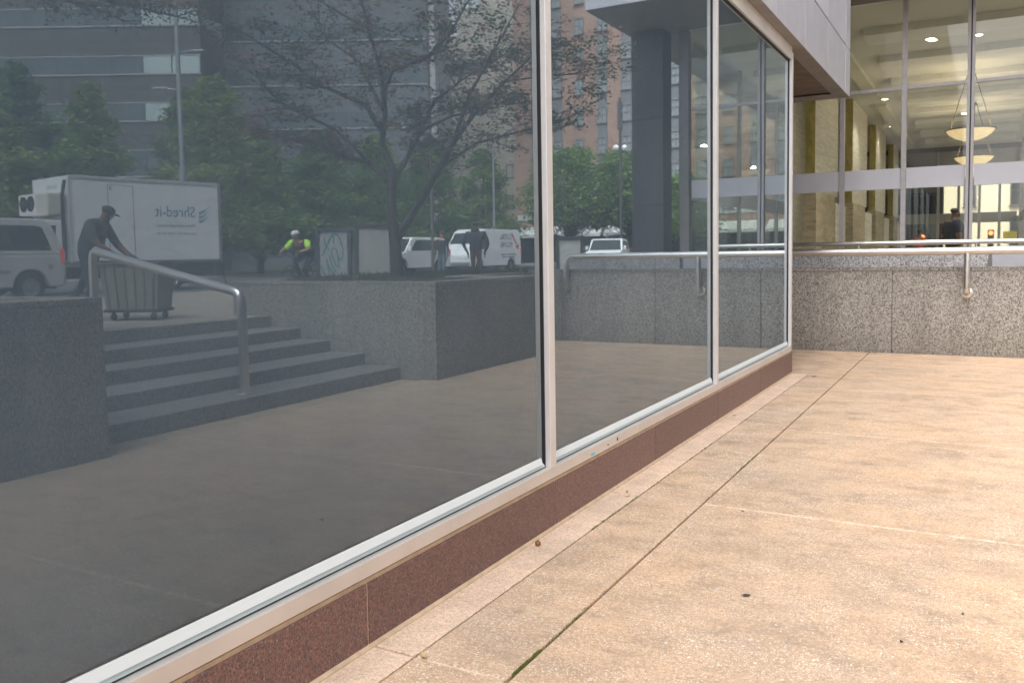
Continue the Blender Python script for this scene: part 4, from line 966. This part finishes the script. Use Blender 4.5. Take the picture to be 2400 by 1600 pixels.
# ------------------------------------------------------------------ street furniture
m_pole = P('galvanised_pole', (.30, .31, .32), .5, .5, var=.08)
lt = thing('street_light', 'tall grey street light with two short arms, behind the box truck', 'street light', (25.1, 23.1, .68))
m = MB(); m.tube([(0, 0, 0), (0, 0, 4.6), (0, 0, 4.62), (.1, .05, 12.5)], [.17, .15, .10, .07], 12); m.build('pole', m_pole, lt, True)
for s, z in ((1, 8.95), (-1, 7.55)):
    m = MB(); m.tube([(.05, 0, z), (TS.x * s * .55, TS.y * s * .55, z + .06)], .03, 8); a = m.build('arm', m_pole, lt)
    m = MB(); m.box(-.28, .28, -.11, .11, -.05, .04); m.xf(Matrix.Translation((TS.x * s * .75, TS.y * s * .75, z + .06)) @ Matrix.Rotation(R(151), 4, 'Z')); m.build('lamp_head', m_pole, a, bevel=.03)
for nm, x, y, h, r, lab in (('sign_pole', 11.98, 20.9, 8.5, .05, 'slim dark pole standing beside the walking woman'), ('flag_pole', 24.7, 46.6, 7.8, .09, 'slim pale pole behind the roof of the work van')):
    t = thing(nm, lab, 'pole', (x, y, .8)); m = MB(); m.tube([(0, 0, 0), (0, 0, 2.0), (0, 0, h)], [r, r * .9, r * .7], 8); m.build('shaft', m_pole if 'flag' in nm else P('brown_pole', (.14, .12, .105), .7), t, True)
    m = MB(); m.lathe([(r * 2.2, 0), (r * 2.2, .06), (r * 1.2, .12)], n=12); m.build('foot', m_pole, t)
gl = thing('globe_lamp', 'black lamp post with two white globes before the brick building', 'street light', (16.9, 48.2, .68))
m = MB(); m.tube([(0, 0, 0), (0, 0, 1.0), (0, 0, 10.2)], [.14, .09, .07], 10); m.build('post', m_dmet, gl, True); m = MB(); m.tube([(TS.x * -.24, TS.y * -.24, 7.1), (0, 0, 7.0), (TS.x * .24, TS.y * .24, 7.1)], .03, 6); m.build('arm', m_dmet, gl)
for s in (-.24, .24):
    m = MB(); m.sphere((TS.x * s, TS.y * s, 7.26), .165, 14, 9); m.build('globe', P('milk_glass', (.82, .82, .80), .3), gl, 'full')
part('banner', m_dmet, gl, (-.12, .12, -.1, .1, 8.3, 10.0), bevel=.02)
m_bframe = P('board_frame', (.05, .052, .055), .6)
m_bface = P('board_face', (.36, .36, .35), .55, var=.07, nscale=1.5); m_bface2 = P('board_face_grey', (.33, .335, .35), .55, var=.06, nscale=2)
def board(name, label, loc, rz, w, h, zb_, face, lean=0):
    t = thing(name, label, 'notice board', loc, rz, 'notice boards along the sidewalk')
    M_ = Matrix.Rotation(R(lean), 4, 'Y')
    for b, nm, mt in (((-w / 2, w / 2, -.02, .02, zb_, zb_ + h), 'face', face),):
        m = MB(); m.box(*b); m.xf(M_); f = m.build(nm, mt, t)
    for nm, b in (('frame_rail', (-w / 2 - .07, w / 2 + .07, -.06, .06, zb_ + h + .001, zb_ + h + .09)), ('frame_rail', (-w / 2 - .07, w / 2 + .07, -.06, .06, zb_ - .09, zb_ - .001)), ('frame_post', (-w / 2 - .09, -w / 2 - .001, -.055, .055, -.0, zb_ + h + .05)), ('frame_post', (w / 2 + .001, w / 2 + .09, -.055, .055, 0, zb_ + h + .05))):
        m = MB(); m.box(*b); m.xf(M_); m.build(nm, m_bframe, t, bevel=.008)
    return t, f
# local x points to the image right in the reflection
b1, f1 = board('notice_board', 'grey notice board with teal graffiti, beside the cyclist', (11.1, 15.53, .8), R(151), .66, 1.10, .36, m_bface2)
m_teal = P('teal_paint', (.03, .17, .18), .5)
def stroke(pts, wd=.028):
    m = MB(); P_ = [Vector((a, .023, b)) for a, b in pts]
    sm = []
    for i in range(len(P_) - 1):
        p0, p1, p2, p3 = P_[max(i - 1, 0)], P_[i], P_[i + 1], P_[min(i + 2, len(P_) - 1)]
        for k in range(6):
            u = k / 6; sm.append(.5 * (2 * p1 + (p2 - p0) * u + (2 * p0 - 5 * p1 + 4 * p2 - p3) * u * u + (3 * p1 - p0 - 3 * p2 + p3) * u ** 3))
    sm.append(P_[-1])
    for i in range(len(sm) - 1):
        d = (sm[i + 1] - sm[i]); n_ = Vector((-d.z, 0, d.x)).normalized() * wd / 2
        m.add([sm[i] - n_, sm[i] + n_, sm[i + 1] + n_, sm[i + 1] - n_], [(0, 1, 2, 3)])
    o = m.build('graffiti_stroke', m_teal, b1); sd_ = o.modifiers.new('s', 'SOLIDIFY'); sd_.thickness = .004
def G(a, b): return ((a - 1358) / 585 * .66, .36 + (1000 - b) / 820 * 1.10)
stroke([G(1230, 400), G(1300, 270), G(1400, 215), G(1490, 300), G(1545, 450), G(1550, 600), G(1520, 670), G(1460, 620)])
stroke([G(1360, 250), G(1365, 380)]); stroke([G(1160, 290), G(1200, 420), G(1270, 500)]); stroke([G(1330, 260), G(1220, 420), G(1120, 600)])
stroke([G(1480, 800), G(1420, 780), G(1340, 640), G(1320, 520), G(1370, 460), G(1430, 540), G(1460, 700), G(1450, 800)])
stroke([G(1260, 580), G(1310, 740), G(1400, 890)]); stroke([G(1195, 650), G(1280, 830), G(1380, 980)]); stroke([G(1215, 660), G(1240, 850), G(1275, 1000)]); stroke([G(1090, 770), G(1150, 900), G(1200, 990)])
board('notice_board', 'blank tan notice board with dark frame, left of the planter tree trunk', (9.66, 15.2, .8), R(151), .70, 1.12, .38, m_bface, 1.5)
board('notice_board', 'blank pale notice board beyond the bent end of the steel rail', (7.95, 21.85, .8), R(151), .62, 1.0, .24, P('board_face_pale', (.50, .49, .48), .5, var=.08, nscale=2))
# laundry style bin on castors
ct = thing('bin_cart', 'grey brown ribbed bin on castors pushed by the man in the cap', 'cart', (8.42, 8.18, .805), R(151)); ct.scale = (.84, .9, 1)
m_bin = P('bin_plastic', (.23, .21, .17), .6, var=.12, nscale=4)
m = MB(); m.add([(-.43, -.28, .16), (.43, -.28, .16), (.43, .28, .16), (-.43, .28, .16), (-.50, -.34, .80), (.50, -.34, .80), (.50, .34, .80), (-.50, .34, .80), (-.47, -.31, .80), (.47, -.31, .80), (.47, .31, .80), (-.47, .31, .80), (-.40, -.25, .2), (.40, -.25, .2), (.40, .25, .2), (-.40, .25, .2)],
    [(0, 3, 2, 1), (0, 1, 5, 4), (1, 2, 6, 5), (2, 3, 7, 6), (3, 0, 4, 7), (4, 5, 9, 8), (5, 6, 10, 9), (6, 7, 11, 10), (7, 4, 8, 11), (8, 9, 13, 12), (9, 10, 14, 13), (10, 11, 15, 14), (11, 8, 12, 15), (12, 13, 14, 15)])
bd = m.build('bin', m_bin, ct)
for k in range(6):
    x = -.37 + k * .148
    for sg in (-1, 1):
        m = MB(); m.prism([(x * .98 - .012, .17), (x * .98 + .012, .17), (x * 1.14 + .012, .78), (x * 1.14 - .012, .78)], lambda a, b, sg=sg: (a, sg * (.275 + (b - .16) * .094), b), lambda a, b, sg=sg: (a, sg * (.292 + (b - .16) * .094), b)); m.build('rib', P('bin_rib', (.12, .11, .09), .6), bd)
part('rim', P('bin_rib', (.12, .11, .09), .6), ct, (-.53, .53, -.37, -.31, .79, .83), (-.53, .53, .31, .37, .79, .83), (-.53, -.47, -.31, .31, .79, .83), (.47, .53, -.31, .31, .79, .83), bevel=.01)
part('base_frame', m_under, ct, (-.48, .48, -.30, .30, .115, .158), bevel=.01)
for x in (-.34, .34):
    for y in (-.22, .22):
        m = MB(); m.lathe([(0, -.02), (.05, -.02), (.055, 0), (.05, .02), (0, .02)], n=14); m.xf(Matrix.Translation((x, y, .055)) @ Matrix.Rotation(R(90), 4, 'X')); c_ = m.build('castor', m_tyre, ct, True)
        part('castor_fork', m_dmet, c_, (x - .02, x + .02, y - .03, y - .022, .04, .114), (x - .02, x + .02, y + .022, y + .03, .04, .114))

# ------------------------------------------------------------------ people
m_skin1 = P('skin_brown', (.15, .075, .045), .55, var=.08, nscale=15); m_skin2 = P('skin_light', (.44, .25, .18), .55, var=.06, nscale=15)
m_hairb = P('hair_black', (.015, .013, .012), .6, var=.2, nscale=40); m_hairr = P('hair_auburn', (.10, .045, .025), .6, var=.25, nscale=40)
m_shoe = P('shoe_dark', (.025, .024, .024), .6)
BASE = dict(pel=((0, 0, .95), .135), spi=((0, 0, 1.15), .125), che=((0, 0, 1.35), .14), nec=((0, .0, 1.50), .055), he0=((0, .015, 1.585), .07), he1=((0, .02, 1.67), .082), he2=((0, .015, 1.72), .055))
for s, n in ((-1, 'l'), (1, 'r')):
    BASE.update({'sho' + n: ((s * .17, 0, 1.425), .068), 'upa' + n: ((s * .215, 0, 1.29), .052), 'elb' + n: ((s * .235, -.01, 1.13), .043), 'wri' + n: ((s * .245, .06, .90), .03), 'han' + n: ((s * .245, .085, .83), .034),
                 'hip' + n: ((s * .09, 0, .88), .098), 'kne' + n: ((s * .10, .02, .50), .064), 'ank' + n: ((s * .10, 0, .10), .044), 'toe' + n: ((s * .11, .14, .045), .042)})
EDG = [('pel', 'spi', 1), ('spi', 'che', 1), ('che', 'nec', 0), ('nec', 'he0', 0), ('he0', 'he1', 0), ('he1', 'he2', 0)]
for n in 'lr': EDG += [('che', 'sho' + n, 1), ('sho' + n, 'upa' + n, 1), ('upa' + n, 'elb' + n, 4), ('elb' + n, 'wri' + n, 5), ('wri' + n, 'han' + n, 0), ('pel', 'hip' + n, 2), ('hip' + n, 'kne' + n, 2), ('kne' + n, 'ank' + n, 2), ('ank' + n, 'toe' + n, 3)]
def person(label, loc, rz, skin, shirt, pants, shoe=m_shoe, sleeve=(True, False), pose=None, height=1.75, extras=None, fat=None):
    J = {k: (Vector(v[0]), v[1]) for k, v in BASE.items()}
    for k, v in (pose or {}).items():
        if k == 'face': continue
        J[k] = (Vector(v[:3]), v[3] if len(v) > 3 else J[k][1])
    names = list(J); idx = {k: i for i, k in enumerate(names)}
    t = thing('person', label, 'person', loc, rz); sc = height / 1.75
    me = bpy.data.meshes.new('sk'); me.from_pydata([J[k][0] for k in names], [(idx[a], idx[b]) for a, b, _ in EDG], [])
    o = bpy.data.objects.new('sk', me); COL.objects.link(o)
    md = o.modifiers.new('skin', 'SKIN'); md.use_smooth_shade = True; o.modifiers.new('sub', 'SUBSURF').levels = 1
    for k in names:
        r = J[k][1]; me.skin_vertices[0].data[idx[k]].radius = r if isinstance(r, tuple) else (r, r)
        me.skin_vertices[0].data[idx[k]].use_root = (k == 'pel')
    bpy.context.view_layer.update()
    bmesh_ = bpy.data.meshes.new_from_object(o.evaluated_get(bpy.context.evaluated_depsgraph_get())); bpy.data.objects.remove(o)
    # fingers, nose, ears, eyes grow out of the same mesh
    ex = MB()
    for n, s in (('l', -1), ('r', 1)):
        w0, h0 = J['wri' + n][0], J['han' + n][0]; d = (h0 - w0).normalized(); sd2 = d.cross(Vector((s, .3, 0))).normalized()
        for i, L in enumerate((.065, .078, .072, .055)):
            b = h0 + sd2 * (-.027 + .018 * i) + d * .015; ex.tube([b, b + d * L * .6 + Vector((-s * .006, 0, 0)), b + d * L * .95 + Vector((-s * .02, 0, 0))], [.0095, .0085, .006], 6)
        b = h0 - sd2 * .03 - d * .02; ex.tube([b, b - sd2 * .03 + d * .03, b - sd2 * .03 + d * .06], [.011, .010, .007], 6)
    hc = J['he1'][0]; up = (J['he1'][0] - J['he0'][0]).normalized(); fw = (Vector((0, 1, 0)) - up * up.y)
    if pose and 'face' in pose: fw = Vector(pose['face'][:3]) - up * up.dot(Vector(pose['face'][:3]))
    fw.normalize(); rt_ = fw.cross(up)
    nf = len(ex.f)
    ex.tube([hc + fw * .075 - up * .0, hc + fw * .105 - up * .03, hc + fw * .085 - up * .04], [.008, .014, .006], 6)
    for s in (-1, 1): ex.sphere(hc + rt_ * s * .082 - up * .02, (.014, .02, .028), 6, 5)
    ne = len(ex.f)
    for s in (-1, 1): ex.sphere(hc + rt_ * s * .03 + fw * .074 + up * .005, .011, 6, 5)
    ex.tube([hc + rt_ * -.025 + fw * .073 - up * .062, hc + fw * .08 - up * .064, hc + rt_ * .025 + fw * .073 - up * .062], .006, 5)
    vs = [tuple(v.co) for v in bmesh_.vertices]; fs = [tuple(p.vertices) for p in bmesh_.polygons]
    seg = [(J[a][0], J[b][0], lab, a) for a, b, lab in EDG]
    def lab_of(p):
        best, bl = 9, 0
        for a, b, l, nm in seg:
            ab = b - a; u = max(0, min(1, (p - a).dot(ab) / ab.length_squared)); dd = (p - (a + ab * u)).length - J[nm][1] * .5
            if dd < best: best, bl = dd, (l if l < 4 else (1 if (sleeve[0] if (l == 4 and u < .55) else sleeve[1]) else 0))
        return bl
    mi = [lab_of(sum((Vector(vs[i]) for i in f), Vector()) / len(f)) for f in fs]
    off = len(vs); vs += ex.v; fs += [tuple(i + off for i in f) for f in ex.f]; mi += [0] * ne + [4] * (len(ex.f) - ne)
    me2 = bpy.data.meshes.new('body'); me2.from_pydata([tuple(Vector(v) * sc) for v in vs], [], fs)
    for mt in (skin, shirt, pants, shoe, m_hairb): me2.materials.append(mt)
    me2.polygons.foreach_set('material_index', mi); bpy.data.meshes.remove(bmesh_)
    link_mesh('body', me2, t, 'full')
    def blob(name, mat, c, r, cut=None):
        m = MB(); m.sphere((0, 0, 0), 1, 14, 9)
        B = Matrix((rt_, fw, up)).transposed().to_4x4(); cc = hc + rt_ * c[0] + fw * c[1] + up * c[2]
        m.xf(Matrix.Translation(cc * sc) @ B @ Matrix.Diagonal((r[0] * sc, r[1] * sc, r[2] * sc, 1))); return m.build(name, mat, t, 'full')
    for e in (extras or []): blob(*e)
    return t
navy = P('navy_polo', (.012, .016, .04), .85, var=.15, nscale=8, bumpn=.3)
person('person in a dark navy polo shirt standing inside the lobby behind the rails', (1.62, 23.1, LF), R(-62), m_skin1, navy, P('black_trousers', (.012, .012, .013), .8), pose=dict(spi=(0, .07, 1.16, .25), che=(0, .03, 1.34, .24), pel=(0, .03, .96, .23), shol=(-.25, -.02, 1.40, .11), shor=(.25, -.02, 1.40, .11), upal=(-.32, -.03, 1.26, .095), upar=(.32, -.03, 1.26, .095), elbl=(-.36, -.05, 1.10, .07), elbr=(.36, -.05, 1.10, .07), wril=(-.34, .02, .9, .045), wrir=(.34, .02, .9, .045), hanl=(-.33, .05, .83, .045), hanr=(.33, .05, .83, .045), nec=(0, .02, 1.50, .09), he0=(0, .03, 1.58, .085), he1=(0, .035, 1.67, .095)), height=1.78,
    extras=[('hair', m_hairb, (0, -.022, .035), (.094, .092, .066)), ('beard', m_hairb, (0, .05, -.075), (.068, .05, .042)), ('collar', navy, (0, -.01, -.17), (.085, .085, .03))])
person('person in a red top farther inside the lobby, left of the man in navy', (.68, 26.6, LF), R(20), m_skin1, P('red_top', (.38, .06, .065), .8, var=.1), P('blue_jeans', (.04, .06, .14), .8), height=1.36, sleeve=(True, False), extras=[('hair', m_hairb, (0, -.015, .03), (.088, .09, .07))])
dk_ = P('dark_work_shirt', (.035, .045, .055), .85, var=.15, nscale=8, bumpn=.3)
person('person in a dark cap and work shirt bent over, pushing the bin cart', (9.12, 7.9, .805), R(61), m_skin1, dk_, P('dark_trousers', (.03, .032, .036), .85), sleeve=(True, False), height=1.72,
    pose=dict(pel=(0, -.05, .96, .19), spi=(0, .05, 1.15, .19), che=(0, .12, 1.33, .21), nec=(0, .22, 1.45, .08), he0=(0, .28, 1.50, .08), he1=(0, .31, 1.57, .092), he2=(0, .31, 1.62, .06), face=(0, 1, -.35), shol=(-.24, .13, 1.39, .1), shor=(.24, .13, 1.39, .1), upal=(-.30, .2, 1.26, .075), upar=(.30, .2, 1.26, .075), elbl=(-.31, .3, 1.09, .058), elbr=(.31, .3, 1.09, .058), wril=(-.22, .52, .93, .04), wrir=(.22, .52, .93, .04), hanl=(-.2, .58, .88, .045), hanr=(.2, .58, .88, .045), knel=(-.11, .06, .52), kner=(.11, -.18, .50), ankr=(.11, -.46, .16), toer=(.11, -.38, .04)),
    extras=[('cap', m_hairb, (0, -.005, .045), (.093, .10, .065)), ('cap_brim', m_hairb, (0, .115, .02), (.07, .07, .012))])
person('person with long auburn hair and dark jacket walking behind the planter', (13.76, 24.05, .8), R(170), m_skin2, P('grey_jacket', (.035, .034, .036), .85, var=.2), P('pale_jeans', (.10, .14, .17), .85), sleeve=(True, True), height=1.68,
    pose=dict(kner=(.1, .1, .5), ankr=(.1, .16, .1), toer=(.1, .3, .05), anll=(0, 0, 0, .01)) if False else dict(kner=(.1, .1, .5), ankr=(.1, .16, .1), toer=(.1, .3, .05)), extras=[('hair', m_hairr, (0, -.02, .015), (.098, .098, .095)), ('long_hair', m_hairr, (0, -.065, -.17), (.105, .05, .17))])
person('person in a dark hooded sweatshirt walking away behind the planter', (10.7, 21.3, .8), R(-20), m_skin1, P('dark_hoodie', (.018, .022, .03), .9, var=.2, nscale=8), P('rust_shorts', (.10, .045, .04), .85), sleeve=(True, True), height=1.82,
    pose=dict(shol=(-.24, 0, 1.42, .1), shor=(.24, 0, 1.42, .1), upal=(-.31, 0, 1.28, .075), upar=(.31, 0, 1.28, .075), elbl=(-.36, -.01, 1.12, .06), elbr=(.36, -.01, 1.12, .06), spi=(0, 0, 1.13, .19), che=(0, 0, 1.36, .2), kner=(.1, .12, .5), ankr=(.1, .16, .1), toer=(.1, .3, .05)), extras=[('hair', m_hairb, (0, -.015, .03), (.088, .09, .072)), ('hood', P('dark_hoodie', (.018, .022, .03), .9), (0, -.07, -.16), (.13, .07, .06))])
# cyclist
BK = (12.25, 15.72, .80); BR = R(172)
cyj = P('cycling_jersey', (.035, .038, .045), .7, var=.2, nscale=6)
cyp = person('person on a bicycle in a dark jersey with neon sleeves and white helmet', BK, BR, m_skin2, cyj, P('cycling_shorts', (.02, .022, .028), .7), sleeve=(True, False), height=1.75,
    pose=dict(pel=(0, -.30, .97, .15), spi=(0, -.13, 1.08, .145), che=(0, .08, 1.16, .155), nec=(0, .20, 1.26, .062), he0=(0, .25, 1.32), he1=(0, .27, 1.40), he2=(0, .265, 1.45), face=(.35, 1, -.1), shol=(-.20, .11, 1.22, .075), shor=(.20, .11, 1.22, .075), upal=(-.28, .18, 1.14), upar=(.28, .18, 1.14), elbl=(-.36, .28, 1.06), elbr=(.36, .28, 1.06), wril=(-.28, .45, 1.02), wrir=(.28, .45, 1.02), hanl=(-.26, .52, 1.01), hanr=(.26, .52, 1.01),
        hipl=(-.09, -.24, .94), hipr=(.09, -.24, .94), knel=(-.11, .16, .78), kner=(.11, .1, .58), ankl=(-.11, -.02, .42), ankr=(.11, -.12, .2), toel=(-.11, .12, .38), toer=(.11, .02, .16)),
    extras=[('helmet', P('helmet_white', (.72, .73, .75), .35), (0, -.01, .05), (.10, .125, .075)), ('helmet_shell', P('helmet_vent', (.10, .10, .11), .4), (0, -.02, .025), (.102, .118, .045))])
neon = P('neon_sleeve', (.45, .85, .02), .7, var=.06)
for s in (-1, 1):
    m = MB(); m.tube([(s * .15, .09, 1.26), (s * .22, .12, 1.225), (s * .29, .19, 1.13), (s * .325, .235, 1.095)], [.055, .088, .07, .06], 12); m.build('sleeve', neon, cyp, True)
bc = thing('bicycle', 'dark road bicycle ridden past the notice boards', 'bicycle', BK, BR)
m_frame = P('bike_frame', (.03, .03, .035), .4)
for y in (-.50, .52):
    m = MB(); m.lathe([(.33, -.012), (.345, -.008), (.345, .008), (.33, .012), (.32, 0), (.33, -.012)], n=32); m.xf(Matrix.Translation((0, y, .345)) @ Matrix.Rotation(R(90), 4, 'Y')); wh = m.build('wheel', m_tyre, bc, True)
    m = MB()
    for k in range(14): a = k * PI / 7; m.tube([(0, y, .345), (0, y + .32 * math.cos(a), .345 + .32 * math.sin(a))], .0025, 4)
    m.build('spokes', m_rim, wh)
m = MB()
for a, b in (((0, -.08, .30), (0, -.26, .86)), ((0, -.08, .30), (0, .36, .78)), ((0, -.2, .80), (0, .34, .88)), ((0, -.08, .30), (0, -.50, .345)), ((0, -.22, .78), (0, -.50, .345)), ((0, .34, .90), (0, .52, .345))): m.tube([a, b], .018, 8)
m.build('frame', m_frame, bc, True)
m = MB(); m.tube([(0, .34, .88), (0, .38, 1.0)], .016, 8); m.tube([(-.28, .50, 1.0), (-.24, .42, 1.01), (.24, .42, 1.01), (.28, .50, 1.0)], .014, 8); m.build('handlebar', m_frame, bc, True)
m = MB(); m.sphere((0, -.28, .89), (.07, .14, .03), 10, 6); m.build('saddle', m_under, bc, 'full')
m = MB(); m.tube([(-.1, -.08, .30), (.1, -.08, .30)], .02, 8); m.tube([(.1, -.08, .30), (.1, -.08, .14)], .012, 6); m.tube([(-.1, -.08, .30), (-.1, -.02, .42)], .012, 6); m.build('crank', m_rim, bc)

# ------------------------------------------------------------------ litter on the paving
m_ac = P('acorn_brown', (.22, .09, .03), .5, var=.2, nscale=60)
an = thing('acorn', 'small round brown acorn lying by the red granite plinth', 'acorn', (.105, 4.21, .016))
m = MB(); m.sphere((0, 0, 0), (.017, .017, .017), 14, 10); m.build('nut', m_ac, an, 'full'); m = MB(); m.tube([(0, 0, .014), (.003, 0, .02)], .003, 6); m.build('tip', m_bark, an)
def dry_leaf(x, y, s, rz, mat, label, curl=.4):
    m = MB(); n = 7; top = []
    for i in range(n):
        u = i / (n - 1); wd = math.sin(PI * (u ** .8)) * s * .38; z = curl * s * (u - .5) ** 2 + .003
        top += [(-wd, (u - .5) * s * 1.6, z + .35 * wd), (0, (u - .5) * s * 1.6, z), (wd, (u - .5) * s * 1.6, z + .3 * wd)]
    fs = []
    for i in range(n - 1):
        for j in (0, 1): fs.append((i * 3 + j, i * 3 + j + 1, i * 3 + j + 4, i * 3 + j + 3))
    m.add(top, fs); o = m.build('fallen_leaf', mat); o.location = (x, y, .002); o.rotation_euler = (0, 0, rz)
    sd_ = o.modifiers.new('s', 'SOLIDIFY'); sd_.thickness = .0012
    tag(o, label, 'leaf', 'fallen leaves and chips on the paving')
m_lt = P('leaf_tan', (.52, .40, .20), .7, var=.2, nscale=50); m_ld = P('leaf_dark', (.035, .03, .028), .7, var=.2, nscale=50); m_lo = P('leaf_orange', (.36, .13, .04), .7, var=.2, nscale=50)
dry_leaf(.300, 2.80, .035, 1.0, m_lt, 'pale tan curled leaf on the joint by the nearest corner of the border', .9)
dry_leaf(1.325, 4.02, .030, 1.9, m_ld, 'dark curled leaf in the middle of the paving')
dry_leaf(2.02, 3.83, .014, .6, m_ld, 'small dark chip right of the dark leaf'); dry_leaf(2.24, 4.25, .012, .2, m_ld, 'tiny dark chip near the right edge of the paving')
dry_leaf(.98, 5.35, .016, 1.2, m_ld, 'small dark chip on the pale cross joint'); dry_leaf(.16, 5.45, .022, .4, m_lo, 'orange leaf scrap beside the plinth joint', .6)
dry_leaf(.12, 8.5, .03, 2.0, m_lo, 'small orange leaf by the plinth, far along the border'); dry_leaf(.37, 11.55, .05, 1.4, m_ld, 'dark twig-like leaf at the end of the border strip')
dry_leaf(.20, 5.35, .03, 2.5, m_lt, 'pale leaf scrap on the border strip beside the orange one'); dry_leaf(1.75, 12.6, .03, .3, m_ld, 'dark leaf on the far paving near the granite wall')
# paint marks on the sill
pm = thing('paint_smear', 'pale blue paint smear and dark scuffs on the window sill', 'smear', (.047, 5.13, .33))
part('blue_dab', P('blue_smear', (.16, .46, .66), .6), pm, (.0002, .0012, -.03, .03, -.012, .004)); part('scuff', m_dark, pm, (.0002, .0012, .25, .265, -.0, .012)); part('scuff', m_dark, pm, (.0002, .0012, .42, .44, .0, .022))
